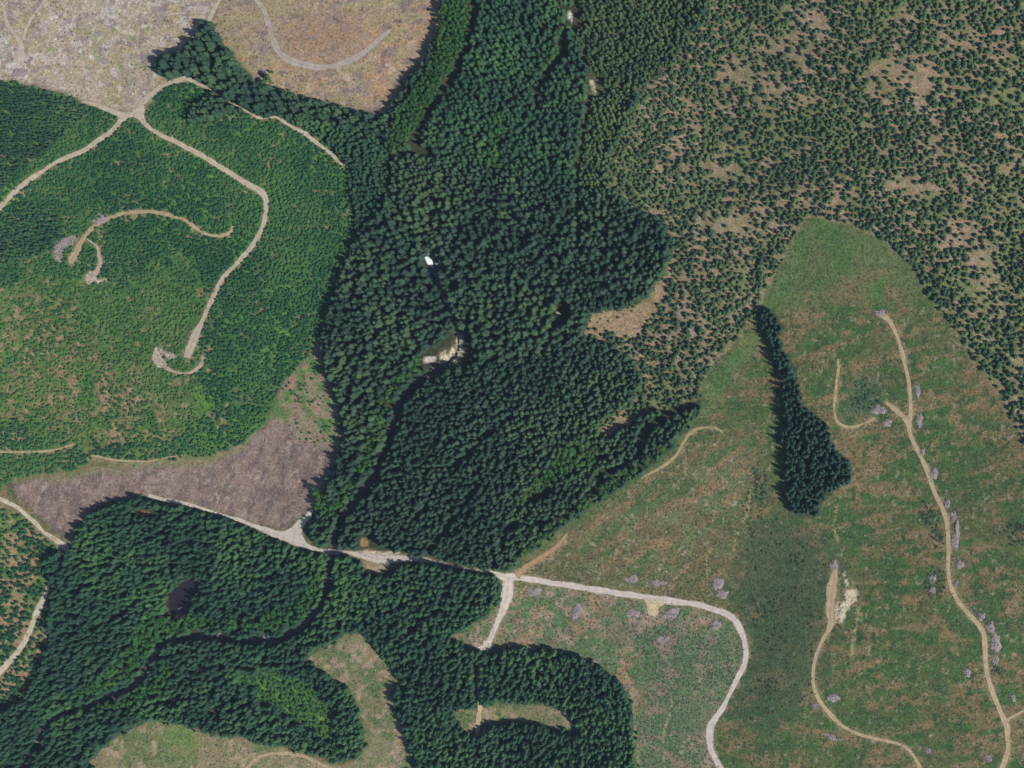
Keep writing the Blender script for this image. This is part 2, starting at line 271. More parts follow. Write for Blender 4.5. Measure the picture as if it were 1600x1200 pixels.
# ------------------------------------------------------------------ rasters of the plan
creek_s = spline([(x, y, w * (.95 if y > 925 else 1)) for x, y, w in CREEK])
road_s = [spline(r[2]) for r in ROADS]
Z = 13 * (vnoise(RW, RH, 330, 11) - .5) * 2 + 3.0 * (vnoise(RW, RH, 120, 12) - .5) * 2
Z = blur(Z, 8)
cm = np.zeros((RH, RW), bool); stamp(cm, creek_s, 5)
pond_m = fill(POND, 2, 5)
carve = blur(cm, 4, 2)
Z = Z - 3.2 * carve - 1.6 * blur(pond_m, 5)
for g, w in GAPS[:5]:
    t = np.zeros((RH, RW), bool); stamp(t, spline(g), 6); Z -= 1.5 * blur(t, 6)
Z = Z - Z.min() + 2.0
ZMAX = float(Z.max())

def zat(px, py):
    x = np.clip(np.asarray(px, float) + M - .5, 0, RW - 1.001); y = np.clip(np.asarray(py, float) + M - .5, 0, RH - 1.001)
    xi = x.astype(int); yi = y.astype(int); fx = x - xi; fy = y - yi
    return (Z[yi, xi] * (1 - fx) + Z[yi, xi + 1] * fx) * (1 - fy) + (Z[yi + 1, xi] * (1 - fx) + Z[yi + 1, xi + 1] * fx) * fy

def ground(px, py, dz=0.0):
    """world point of the ground seen at a photograph pixel, raised by dz"""
    px = np.asarray(px, float); py = np.asarray(py, float)
    z = zat(px, py); k = 1 - z / H
    x = CX + ((px - 800) * S - CX) * k; y = CY + ((600 - py) * S - CY) * k
    return np.stack([x, y, z + dz], -1)

# ------------------------------------------------------------------ materials
def nodes_of(m):
    m.use_nodes = True
    nt = m.node_tree
    return nt, nt.nodes, nt.links, nt.nodes['Principled BSDF']

def mat_ground():
    m = bpy.data.materials.new('ground'); nt, N, L, P = nodes_of(m)
    at_ = N.new('ShaderNodeAttribute'); at_.attribute_name = 'cover'
    geo = N.new('ShaderNodeNewGeometry')
    def noise(scale, det, rough=.6):
        n = N.new('ShaderNodeTexNoise'); n.inputs['Scale'].default_value = scale; n.inputs['Detail'].default_value = det
        n.inputs['Roughness'].default_value = rough; L.new(geo.outputs['Position'], n.inputs['Vector']); return n
    n1 = noise(.55, 3); n2 = noise(.16, 4); n3 = noise(.9, 2)
    def mr(n, a, b, c, d):
        r = N.new('ShaderNodeMapRange'); L.new(n.outputs[0], r.inputs[0])
        for i, v in enumerate((a, b, c, d)): r.inputs[i + 1].default_value = v
        return r
    r1 = mr(n1, .3, .7, .58, 1.42); r2 = mr(n2, .3, .7, .82, 1.18)
    mu = N.new('ShaderNodeMath'); mu.operation = 'MULTIPLY'; L.new(r1.outputs[0], mu.inputs[0]); L.new(r2.outputs[0], mu.inputs[1])
    vm = N.new('ShaderNodeVectorMath'); vm.operation = 'SCALE'; L.new(at_.outputs['Color'], vm.inputs[0]); L.new(mu.outputs[0], vm.inputs['Scale'])
    # bleached wood chips and stumps
    r3 = mr(n3, .62, .72, 0, .55)
    mx = N.new('ShaderNodeMix'); mx.data_type = 'RGBA'
    al = N.new('ShaderNodeMath'); al.operation = 'MULTIPLY'; L.new(r3.outputs[0], al.inputs[0]); L.new(at_.outputs['Alpha'], al.inputs[1])
    L.new(al.outputs[0], mx.inputs[0]); L.new(vm.outputs[0], mx.inputs[6]); mx.inputs[7].default_value = (.5, .46, .42, 1)
    L.new(mx.outputs[2], P.inputs['Base Color'])
    P.inputs['Roughness'].default_value = .95; P.inputs['Specular IOR Level'].default_value = .1
    b = N.new('ShaderNodeBump'); b.inputs['Strength'].default_value = .8; b.inputs['Distance'].default_value = .55
    L.new(n1.outputs[0], b.inputs['Height']); L.new(b.outputs[0], P.inputs['Normal'])
    return m

def mat_gravel(name, srgb, srgb2, wheel=.12, edge=None):
    m = bpy.data.materials.new(name); nt, N, L, P = nodes_of(m)
    geo = N.new('ShaderNodeNewGeometry')
    a = N.new('ShaderNodeAttribute'); a.attribute_name = 'across'
    n = N.new('ShaderNodeTexNoise'); n.inputs['Scale'].default_value = .22; n.inputs['Detail'].default_value = 5
    L.new(geo.outputs['Position'], n.inputs['Vector'])
    n2 = N.new('ShaderNodeTexNoise'); n2.inputs['Scale'].default_value = 1.3; n2.inputs['Detail'].default_value = 3
    L.new(geo.outputs['Position'], n2.inputs['Vector'])
    r = N.new('ShaderNodeMapRange'); L.new(n.outputs[0], r.inputs[0]); r.inputs[1].default_value = .35; r.inputs[2].default_value = .68
    mx = N.new('ShaderNodeMix'); mx.data_type = 'RGBA'; L.new(r.outputs[0], mx.inputs[0])
    mx.inputs[6].default_value = (*lin(srgb), 1); mx.inputs[7].default_value = (*lin(srgb2), 1)
    # worn wheel tracks: two lighter lines at |across| about 0.45, darker rim
    sub = N.new('ShaderNodeMath'); sub.operation = 'ABSOLUTE'; L.new(a.outputs['Fac'], sub.inputs[0])
    d = N.new('ShaderNodeMath'); d.operation = 'SUBTRACT'; L.new(sub.outputs[0], d.inputs[0]); d.inputs[1].default_value = .42
    d2 = N.new('ShaderNodeMath'); d2.operation = 'ABSOLUTE'; L.new(d.outputs[0], d2.inputs[0])
    w = N.new('ShaderNodeMapRange'); L.new(d2.outputs[0], w.inputs[0]); w.inputs[1].default_value = .1; w.inputs[2].default_value = .5
    w.inputs[3].default_value = 1 + wheel; w.inputs[4].default_value = 1 - wheel * 1.4
    r2 = N.new('ShaderNodeMapRange'); L.new(n2.outputs[0], r2.inputs[0]); r2.inputs[1].default_value = .3; r2.inputs[2].default_value = .7
    r2.inputs[3].default_value = .84; r2.inputs[4].default_value = 1.14
    mu = N.new('ShaderNodeMath'); mu.operation = 'MULTIPLY'; L.new(w.outputs[0], mu.inputs[0]); L.new(r2.outputs[0], mu.inputs[1])
    vm = N.new('ShaderNodeVectorMath'); vm.operation = 'SCALE'; L.new(mx.outputs[2], vm.inputs[0]); L.new(mu.outputs[0], vm.inputs['Scale'])
    L.new(vm.outputs[0], P.inputs['Base Color'])
    P.inputs['Roughness'].default_value = .95; P.inputs['Specular IOR Level'].default_value = .1
    b = N.new('ShaderNodeBump'); b.inputs['Strength'].default_value = .4; b.inputs['Distance'].default_value = .15
    L.new(n2.outputs[0], b.inputs['Height']); L.new(b.outputs[0], P.inputs['Normal'])
    return m

def mat_foliage(name, c1, c2, c3, scale=.018, patchy=.42):
    """leaf colour differs from tree to tree and between patches of the stand"""
    m = bpy.data.materials.new(name); nt, N, L, P = nodes_of(m)
    oi = N.new('ShaderNodeObjectInfo')
    n = N.new('ShaderNodeTexNoise'); n.inputs['Scale'].default_value = scale; n.inputs['Detail'].default_value = 3
    L.new(oi.outputs['Location'], n.inputs['Vector'])
    r = N.new('ShaderNodeMapRange'); L.new(n.outputs[0], r.inputs[0]); r.inputs[1].default_value = .38; r.inputs[2].default_value = .64
    ad = N.new('ShaderNodeMath'); ad.operation = 'MULTIPLY_ADD'; L.new(r.outputs[0], ad.inputs[0]); ad.inputs[1].default_value = patchy
    mm = N.new('ShaderNodeMath'); mm.operation = 'MULTIPLY'; L.new(oi.outputs['Random'], mm.inputs[0]); mm.inputs[1].default_value = 1.02 - patchy
    L.new(mm.outputs[0], ad.inputs[2])
    cr = N.new('ShaderNodeValToRGB'); L.new(ad.outputs[0], cr.inputs[0])
    e = cr.color_ramp.elements
    e[0].position = .1; e[0].color = (*c1, 1); e[1].position = .9; e[1].color = (*c3, 1)
    k = e.new(.5); k.color = (*c2, 1)
    L.new(cr.outputs[0], P.inputs['Base Color'])
    P.inputs['Roughness'].default_value = .75; P.inputs['Specular IOR Level'].default_value = .12
    return m

def mat_plain(name, c, c2=None, scale=2.0, rough=.9):
    m = bpy.data.materials.new(name); nt, N, L, P = nodes_of(m)
    geo = N.new('ShaderNodeNewGeometry')
    n = N.new('ShaderNodeTexNoise'); n.inputs['Scale'].default_value = scale; n.inputs['Detail'].default_value = 4
    L.new(geo.outputs['Position'], n.inputs['Vector'])
    mx = N.new('ShaderNodeMix'); mx.data_type = 'RGBA'; L.new(n.outputs[0], mx.inputs[0])
    c2 = c2 or tuple(v * .6 for v in c)
    mx.inputs[6].default_value = (*c2, 1); mx.inputs[7].default_value = (*c, 1)
    L.new(mx.outputs[2], P.inputs['Base Color']); P.inputs['Roughness'].default_value = rough
    P.inputs['Specular IOR Level'].default_value = .2
    return m

def mat_water(name, c, foam=0.0):
    m = bpy.data.materials.new(name); nt, N, L, P = nodes_of(m)
    geo = N.new('ShaderNodeNewGeometry')
    n = N.new('ShaderNodeTexNoise'); n.inputs['Scale'].default_value = .9; n.inputs['Detail'].default_value = 4
    L.new(geo.outputs['Position'], n.inputs['Vector'])
    r = N.new('ShaderNodeMapRange'); L.new(n.outputs[0], r.inputs[0]); r.inputs[1].default_value = .62; r.inputs[2].default_value = .72
    r.inputs[4].default_value = foam
    mx = N.new('ShaderNodeMix'); mx.data_type = 'RGBA'; L.new(r.outputs[0], mx.inputs[0])
    mx.inputs[6].default_value = (*c, 1); mx.inputs[7].default_value = (.6, .64, .66, 1)
    L.new(mx.outputs[2], P.inputs['Base Color']); P.inputs['Roughness'].default_value = .12
    b = N.new('ShaderNodeBump'); b.inputs['Strength'].default_value = .25; b.inputs['Distance'].default_value = .1
    L.new(n.outputs[0], b.inputs['Height']); L.new(b.outputs[0], P.inputs['Normal'])
    return m

MAT = {
 'ground': mat_ground(),
 'grav': mat_gravel('plantation gravel', (188,177,158), (168,153,132)),
 'grav2': mat_gravel('stony scrape', (186,170,154), (160,142,126), .05),
 'grey': mat_gravel('grey haul track', (172,160,150), (152,140,130), .08),
 'pale': mat_gravel('pale worn ground', (188,176,164), (170,158,142), .03),
 'pale2': mat_gravel('pale dirt road', (198,190,172), (170,156,124)),
 'main': mat_gravel('main gravel', (200,191,181), (182,171,159), .08),
 'tanr': mat_gravel('tan dirt road', (176,159,130), (156,138,108)),
 'orng': mat_gravel('orange dirt', (168,140,110), (152,120,88), .06),
 'orng2': mat_gravel('thin tan track', (172,156,122), (148,130,98), .06),
 'cream': mat_gravel('cream gravel', (198,184,154), (176,158,128), .02),
 'bare': mat_gravel('bare tan soil', (160,138,112), (144,122,96), .02),
 'bark': mat_plain('bark', (.10, .075, .055), scale=3),
 'log': mat_plain('weathered log', (.42, .36, .335), (.27, .22, .2), 1.5),
 'slash': mat_plain('grey slash', (.36, .305, .295), (.28, .235, .23), .9),
 'rock': mat_plain('river rock', (.36, .35, .345), (.17, .17, .17), .6),
 'foam': mat_plain('falling white water', (.86, .88, .9), (.6, .66, .7), .8, .5),
 'creek': mat_water('creek water', (.02, .022, .028), .8),
 'pond': mat_water('pond water', (.022, .017, .022)),
 'pool': mat_water('plunge pool', (.012, .03, .055)),
 'steel': mat_plain('bridge steel', (.3, .29, .28), rough=.6),
 'deck': mat_plain('bridge planks', (.42, .38, .34), (.25, .22, .2), 1.0),
 'mature': mat_foliage('mature conifer needles', (.026, .062, .046), (.042, .094, .058), (.078, .146, .064), .016, .5),
 'lower': mat_foliage('lower forest needles', (.026, .070, .046), (.042, .106, .056), (.082, .178, .062), .016, .56),
 'grovef': mat_foliage('grove needles', (.028, .066, .050), (.038, .086, .060), (.054, .112, .068)),
 'young': mat_foliage('young conifer needles', (.044, .084, .046), (.078, .132, .058), (.125, .185, .072), .03, .45),
 'sap': mat_foliage('plantation needles', (.020, .080, .038), (.036, .122, .046), (.076, .182, .054), .02, .58),
 'sap2': mat_foliage('bright plantation needles', (.040, .118, .042), (.074, .172, .050), (.135, .222, .066), .022, .55),
 'brush': mat_foliage('dark brush leaves', (.052, .088, .056), (.068, .108, .062), (.090, .128, .068), .02),
 'alder_sunlit': mat_foliage('sunlit broadleaf leaves', (.056, .165, .058), (.075, .200, .060), (.110, .230, .068)),  # leaf green brightened to carry the sunlight on forest edges and creek banks
 'shrub': mat_foliage('shrub leaves', (.064, .108, .054), (.082, .132, .060), (.115, .155, .074), .02),
 'dryshrub': mat_foliage('dry fern', (.14, .125, .075), (.18, .15, .092), (.22, .18, .11), .02),
}

# ------------------------------------------------------------------ object helpers
def put(o, parent=None):
    COL.objects.link(o)
    if parent: o.parent = parent
    return o

def mesh(name, V_, F_, mats, midx=None, smooth=False):
    me = bpy.data.meshes.new(name)
    V_ = np.asarray(V_, np.float32)
    n = len(V_); me.vertices.add(n); me.vertices.foreach_set('co', V_.ravel())
    ls = np.array([len(f) for f in F_], np.int32) if not isinstance(F_, np.ndarray) else np.full(len(F_), F_.shape[1], np.int32)
    flat = np.concatenate([np.asarray(f, np.int32) for f in F_]) if not isinstance(F_, np.ndarray) else F_.ravel().astype(np.int32)
    me.loops.add(len(flat)); me.loops.foreach_set('vertex_index', flat)
    me.polygons.add(len(ls))
    st = np.concatenate([[0], np.cumsum(ls)[:-1]]).astype(np.int32)
    me.polygons.foreach_set('loop_start', st); me.polygons.foreach_set('loop_total', ls)
    for m in mats: me.materials.append(m)
    if midx is not None: me.polygons.foreach_set('material_index', np.asarray(midx, np.int32))
    me.polygons.foreach_set('use_smooth', np.full(len(ls), smooth, bool))
    me.update(calc_edges=True)
    return me

def obj(name, me, parent=None, label=None, cat=None, group=None, kind=None):
    o = bpy.data.objects.new(name, me); put(o, parent); tag(o, label, cat, group, kind); return o

def tag(o, label=None, cat=None, group=None, kind=None):
    if label: o['label'] = label
    if cat: o['category'] = cat
    if group: o['group'] = group
    if kind: o['kind'] = kind
    return o

# ------------------------------------------------------------------ ground colours (the soil and low plants themselves)
NOI = {}
def nz(cell, seed, oct=3):
    if (cell, seed) not in NOI: NOI[(cell, seed)] = vnoise(RW // 2, RH // 2, cell / 2, seed, oct)
    return NOI[(cell, seed)]
def streak(cx, cy, ang, seed):
    """noise drawn out along a direction (degrees, counter-clockwise on the map)"""
    if (cx, cy, ang, seed) not in NOI:
        n = 2600; g = vnoise(n, n, 12, seed, 2)
        yy, xx = np.mgrid[0:RH // 2, 0:RW // 2].astype(np.float32) * 2
        c, d = math.cos(math.radians(ang)), math.sin(math.radians(ang))
        u = (xx * c - yy * d) * 12 / cx; v = (xx * d + yy * c) * 12 / cy
        NOI[(cx, cy, ang, seed)] = g[v.astype(int) % n, u.astype(int) % n]
    return NOI[(cx, cy, ang, seed)]
def sm(a, lo, hi):
    t = np.clip((a - lo) / (hi - lo), 0, 1); return t * t * (3 - 2 * t)

cover = np.zeros((RH // 2, RW // 2, 4), np.float32)
def lay(mask, base, mixes, chips=0.0, feather=2):
    """mixes: (colour, noise cell, seed, low, high)"""
    m = hf(mask); ys, xs = np.nonzero(m); f = feather + 3
    w = (slice(max(0, ys.min() - f), ys.max() + f), slice(max(0, xs.min() - f), xs.max() + f))
    m = m[w]
    c = np.empty((*m.shape, 4), np.float32); c[..., :3] = lin(base); c[..., 3] = chips
    for col, cell, seed, lo, hi in mixes:
        a = sm((streak(*cell, seed) if isinstance(cell, tuple) else nz(cell, seed))[w], lo, hi)[..., None]
        c[..., :3] = c[..., :3] * (1 - a) + np.array(lin(col), np.float32) * a
    a = blur(m, max(1, feather // 2))[..., None]
    cover[w] = cover[w] * (1 - a) + c * a
full = np.ones((RH, RW), bool)
lay(full, (88,95,60), [((70,97,54),70,101,.42,.66),((116,102,71),120,102,.44,.66),((121,106,77),(46,12,8),103,.5,.74),((68,96,52),(40,11,8),104,.50,.74),((126,109,79),30,105,.62,.82),((132,124,104),6,156,.66,.8),((60,84,50),8,157,.56,.74)], .12)
lay(fill([(830,880),(900,830),(1000,760),(1060,720),(1120,680),(1170,640),(1185,700),(1165,800),(1150,900),(1100,940),(1000,920),(880,905)], 20, 60), (106,99,70), [((134,112,82),(60,14,38),161,.46,.70),((84,102,64),(60,13,38),162,.48,.68),((104,110,74),24,163,.5,.7),((142,130,110),6,156,.62,.76)], .2, 20)
lay(fill(C4N, 8, 61), (92,104,66), [((118,106,76),50,106,.48,.7),((78,106,58),30,107,.5,.72)], .05, 6)
lay(fill(V, 40, 62), (70,83,58), [((62,82,56),30,108,.45,.65),((90,90,64),40,109,.58,.75)], .02, 34)
lay(fill(HOL, 14, 63), (82,100,72), [((72,94,68),20,110,.45,.65)], 0, 10)
lay(fill([(1090,650),(1092,610),(1130,570),(1170,520),(1200,470),(1232,420),(1250,360),(1280,340),(1262,400),(1225,470),(1190,530),(1150,580),(1110,640),(1060,700),(1000,750),(920,800),(850,850),(815,885),(840,845),(930,785),(1030,705)], 5, 64), (80,108,62), [((96,112,70),24,111,.45,.65)], 0, 4)
lay(fill(O1, 4, 65), (138,122,98), [((114,114,80),26,112,.46,.64),((150,132,116),50,168,.56,.72),((148,128,104),18,113,.52,.7),((112,120,78),60,120,.5,.75)], .12)
bare_o = np.zeros((RH, RW), bool)
for x, y, a_, b_ in ((1410,285,28,17),(1130,265,28,15),(1240,75,36,13),(1150,112,26,11),(1212,132,22,12),(1380,108,22,13),(1442,132,16,26),(1050,122,14,9),(1180,342,24,15),(1132,352,34,22),(1062,212,22,11),(1545,430,22,34),(1562,482,16,24),(1482,372,16,12),(1312,312,14,8),(1502,242,22,12),(1028,332,22,20),(1068,430,14,10),(1272,28,30,9),(1420,20,26,10),(1350,170,20,9),(1540,150,18,12),(1045,290,18,8),(1030,565,14,9),(1085,560,10,12),(1110,505,16,8),(1455,215,18,10),(1590,560,16,22),(1215,385,12,14),(1090,165,14,9),(1300,60,16,8),(1560,330,18,10)):
    t = np.linspace(0, 6.283, 14)[:-1]; bare_o |= fill(np.stack([x + a_ * np.cos(t), y + b_ * np.sin(t)], -1), 12, int(x))
lay(bare_o & fill(O1, 4, 65), (148,130,108), [((132,120,90),16,171,.42,.6),((154,138,116),8,172,.54,.7)], .2, 14)
lay(fill(T1, 4, 66), (84,108,66), [((70,106,58),30,114,.40,.6),((136,124,92),14,115,.6,.76),((86,124,58),60,121,.5,.65)], .05)
lay(fill([(-250,480),(60,450),(140,520),(240,600),(300,690),(120,715),(-250,745)], 30, 89) & fill(T1, 4, 66), (114,112,76), [((148,128,100),12,166,.46,.62),((84,114,60),18,167,.5,.66)], .1, 20)
lay(fill(C1, 3, 67), (170,155,134), [((158,148,116),40,116,.48,.68),((172,152,118),60,117,.52,.74),((178,168,160),22,118,.52,.7),((148,146,112),14,119,.6,.76),((146,132,126),9,122,.56,.7),((186,178,166),5,158,.62,.74)], .3)
lay(fill(C2, 3, 68), (154,134,112), [((162,132,104),40,123,.48,.68),((140,124,118),30,124,.5,.68),((168,150,128),10,125,.54,.7),((130,132,94),14,126,.68,.8),((128,112,106),9,127,.56,.7),((150,136,104),(30,10,20),159,.56,.7)], .3)
lay(fill([(428,60),(470,30),(540,15),(580,30),(560,75),(510,95),(450,85)], 18, 69), (152,124,100), [((162,126,94),20,128,.48,.7),((134,118,110),12,129,.52,.68)], .2, 14)
lay(fill(C3, 3, 70), (134,112,102), [((138,120,111),12,130,.48,.66),((118,101,96),30,131,.5,.68),((150,134,124),5,132,.58,.72),((112,96,92),(24,8,70),164,.54,.7)], .35)
lay(fill(C3M, 8, 71), (134,122,98), [((86,118,66),18,133,.5,.6),((150,126,104),24,134,.54,.68)], .4, 4)
lay(fill([(20,742),(110,738),(180,724),(260,715),(330,712),(380,688),(410,668),(380,700),(330,726),(250,730),(160,738),(90,752)], 4, 72), (124,118,84), [((104,120,76),16,135,.5,.65)], .2, 4)
lay(fill(C5, 4, 73), (116,113,86), [((94,116,78),30,136,.45,.6),((154,134,116),14,137,.54,.68),((150,124,96),26,138,.58,.72),((86,116,72),10,139,.55,.7)], .5)
lay(fill(C5D, 12, 74), (96,112,78), [((82,112,72),30,140,.45,.65),((130,118,98),14,141,.58,.72)], .3, 8)
for m_ in (C7, H1):
    lay(fill(m_, 3, 75), (122,120,86), [((96,112,70),18,142,.42,.6),((150,134,110),10,143,.54,.68),((140,116,88),40,144,.6,.74)], .4)
lay(fill(C6, 3, 76), (132,124,92), [((100,114,70),26,145,.42,.6),((156,138,112),10,146,.54,.68)], .3)
lay(fill(C6G, 8, 77), (102,124,68), [((124,124,80),16,147,.5,.66)], 0, 6)
lay(fill(L1, 3, 78) | fill(L2, 3, 78), (150,128,100), [((98,118,66),18,148,.45,.6)], .2)
fmask = fill(F1, 3, 79) | fill(F2, 3, 80) | fill(F3, 3, 81) | fill(F4, 2, 82)
fmask &= ~(fill(H1, 3, 75)) & ~fill(OPEN1, 3, 83) & ~fill(OPEN2, 3, 84)
lay(fmask, (58,62,46), [((52,66,44),26,149,.42,.6),((78,72,56),14,150,.62,.76)], .03)
lay(fill(TOPD, 14, 85), (80,84,60), [((106,98,74),18,151,.58,.72)], .05, 4)
lay(fill(B1, 16, 86), (88,124,62), [((104,132,66),16,152,.5,.66)], 0, 4)
lay(fill(OPEN1, 3, 83) | fill(OPEN2, 3, 84), (156,134,108), [((134,124,88),16,153,.5,.66)], .1, 1)
lay(cm, (74,70,66), [((110,104,98),8,154,.52,.66)], .3, 1)
lay(fill([(p[0] + (p[0] - 288) * .2, p[1] + (p[1] - 934) * .2) for p in POND], 2, 87), (60,54,48), [((78,76,58),10,155,.55,.7)], 0, 2)
# worn verges along the roads and round the pads
vg = np.zeros((RH, RW), bool)
for r_, s_ in zip(ROADS, road_s): stamp(vg, s_[::2], 3.0)
for _, _, poly, _ in PADS + BARE[:7]: vg |= fill([(x + (x - np.mean([p[0] for p in poly])) * .3, y + (y - np.mean([p[1] for p in poly])) * .3) for x, y in poly], 4, 88)
a = (hf(blur(vg, 2, 2)) * .7 * sm(nz(9, 165), .34, .6))[..., None]
cover[..., :3] = cover[..., :3] * (1 - a) + np.array(lin((146,130,102)), np.float32) * a
for i_, (_, _, poly, mt) in enumerate(BARE):
    m_ = fill(poly, 3.0, 300 + i_)
    if mt == 'bare': m_ = fill(poly, 5.0, 300 + i_)
    a = np.clip(hf(blur(m_, 1, 1)) * (1.25 if mt != 'bare' else 1.0) - .12, 0, 1) * (.72 + .28 * sm(nz(7, 170 + i_ % 3), .35, .6))
    v_ = (.86 + .26 * nz(6, 175) + .12 * (nz(22, 176) - .5))[..., None]
    a = a[..., None]
    cover[..., :3] = cover[..., :3] * (1 - a) + np.array(lin(SOIL[mt]), np.float32) * v_ * a
# faint skid lines in the southern clearcut: worn, yellower ground
for pts, w in (([(1040,1260),(1036,1180),(1037,1140),(1045,1115),(1049,1085),(1050,1065)], 2.2), ([(1062,1210),(1066,1165),(1072,1156),(1090,1150)], 2.0), ([(998,1230),(994,1170),(990,1120),(988,1085),(975,1050)], 2.2),
               ([(1095,1135),(1094,1090),(1092,1060)], 1.6), ([(940,1000),(945,980)], 2.0), ([(1103,905),(1104,870),(1112,855)], 2.0), ([(1145,860),(1152,830),(1166,800),(1172,760)], 2.0), ([(1315,760),(1312,720),(1290,660)], 2.0),
               ([(1330,1020),(1334,990),(1340,950)], 2.5), ([(1355,955),(1375,947),(1395,940)], 1.5), ([(1310,850),(1302,820),(1306,790)], 2.5)):
    t = np.zeros((RH, RW), bool); stamp(t, spline(pts), w)
    a = (hf(blur(t, 1, 1)) * .75 * sm(nz(10, 160), .3, .5))[..., None]
    cover[..., :3] = cover[..., :3] * (1 - a) + np.array(lin((158,146,108)), np.float32) * a

step = 2.6
gx = np.arange(-M + 6, 1600 + M - 6, step); gy = np.arange(-M + 6, 1200 + M - 6, step)
GX, GY = np.meshgrid(gx, gy)
V_ = ground(GX.ravel(), GY.ravel())
nx, ny = len(gx), len(gy)
idx = np.arange(nx * ny).reshape(ny, nx)
F_ = np.stack([idx[1:, :-1].ravel(), idx[1:, 1:].ravel(), idx[:-1, 1:].ravel(), idx[:-1, :-1].ravel()], -1)
gm = mesh('ground', V_, F_, [MAT['ground']], smooth=True)
ca = gm.color_attributes.new('cover', 'FLOAT_COLOR', 'POINT')
ca.data.foreach_set('color', at(cover, GX.ravel(), GY.ravel()).astype(np.float32).ravel())
obj('ground', gm, label='rolling ground of clearcuts, plantation soil and forest floor', cat='ground', kind='structure')

# ------------------------------------------------------------------ roads, pads, water
def ribbon(name, samples, lift, mat, rag=.2, seed=0, sub=6):
    r = np.random.default_rng(seed)
    P = samples; n = len(P)
    d = np.gradient(P[:, :2], axis=0); d /= np.maximum(np.hypot(d[:, 0], d[:, 1]), 1e-6)[:, None]
    nrm = np.stack([-d[:, 1], d[:, 0]], -1)
    def wob():
        hi = r.normal(0, .45, n); m = max(2, n // 7)
        lo = np.interp(np.arange(n), np.linspace(0, n - 1, m), r.normal(0, .8, m))
        return .92 + rag * (hi * r.random(n) + lo)
    wl, wr = wob(), wob()
    us = np.linspace(-1, 1, sub + 1)
    V, U = [], []
    for k, u in enumerate(us):
        w = P[:, 2] / 2 * (wl if u < 0 else wr)
        q = P[:, :2] + nrm * (w * u)[:, None]
        V.append(ground(q[:, 0], q[:, 1], lift - .03 * u * u)); U.append(np.full(n, u))
    V = np.stack(V, 1).reshape(-1, 3); U = np.stack(U, 1).ravel()
    i = np.arange(n * (sub + 1)).reshape(n, sub + 1)
    F = np.stack([i[:-1, :-1].ravel(), i[:-1, 1:].ravel(), i[1:, 1:].ravel(), i[1:, :-1].ravel()], -1)
    F = F if np.cross(V[F[0][1]] - V[F[0][0]], V[F[0][2]] - V[F[0][0]])[2] > 0 else F[:, ::-1]
    me = mesh(name, V, np.ascontiguousarray(F), [mat], smooth=True)
    a = me.attributes.new('across', 'FLOAT', 'POINT'); a.data.foreach_set('value', U.astype(np.float32))
    return me

def patch(name, poly, lift, mat, rag=2.1, seed=3, cell=1.5):
    """a sheet over a polygon with an uneven rim, following the ground"""
    P = np.array(poly, float); P = np.vstack([P, P[:1]])
    s = spline([(p[0], p[1]) for p in P], 2.0)[:-1]
    r = np.random.default_rng(seed)
    c = s.mean(0); n = len(s)
    mm_ = max(4, n // 3); w = np.interp(np.arange(n), np.linspace(0, n, mm_ + 1), np.r_[(z_ := r.normal(0, rag * .9, mm_)), z_[0]]) + r.normal(0, rag * .25, n); s = s + ((s - c) / np.maximum(np.hypot(*(s - c).T), .1)[:, None]) * w[:, None]
    rings = 5; V = []
    for k in range(rings):
        t = 1 - k / rings
        q = c + (s - c) * t; V.append(ground(q[:, 0], q[:, 1], lift))
    V = np.concatenate(V + [ground(c[:1], c[1:2], lift)])
    F = []
    for k in range(rings - 1):
        for j in range(n):
            j2 = (j + 1) % n; F.append((k * n + j, k * n + j2, (k + 1) * n + j2, (k + 1) * n + j))
    for j in range(n): F.append(((rings - 1) * n + j, (rings - 1) * n + (j + 1) % n, rings * n))
    a, b, d = V[F[-1][0]], V[F[-1][1]], V[F[-1][2]]
    if np.cross(b - a, d - a)[2] < 0: F = [f[::-1] for f in F]
    me = mesh(name, V, F, [mat], smooth=True)
    at_ = me.attributes.new('across', 'FLOAT', 'POINT'); at_.data.foreach_set('value', np.full(len(V), .42, np.float32))
    return me

for i, (nm, lb, pts, mt) in enumerate(ROADS):
    obj(nm, ribbon(nm, road_s[i], .14 + .009 * i, MAT[mt], seed=i), label=lb, cat='track' if nm == 'path' else 'road', kind='structure')
for i, (nm, lb, poly, mt) in enumerate(PADS):
    obj(nm, patch(nm, poly, .40 + .008 * i, MAT[mt], seed=i), label=lb, cat='bare ground', kind='structure')
cw = creek_s.copy(); cw[:, 2] *= .85
obj('creek_water', ribbon('creek_water', cw, .35, MAT['creek'], rag=.2, seed=99), label='dark narrow creek winding through the forest to the lower left', cat='creek', kind='structure')
obj('pond_water', patch('pond_water', POND, .7, MAT['pond'], seed=77), label='dark still pond enclosed by the lower-left forest', cat='pond', kind='structure')
POOL = [(672,412),(678,410),(686,408),(690,416),(688,430),(683,440),(675,438),(668,428)]
obj('plunge_pool', patch('plunge_pool', POOL, .9, MAT['pool'], seed=78), label='dark blue plunge pool below the white waterfall', cat='pool', kind='structure')
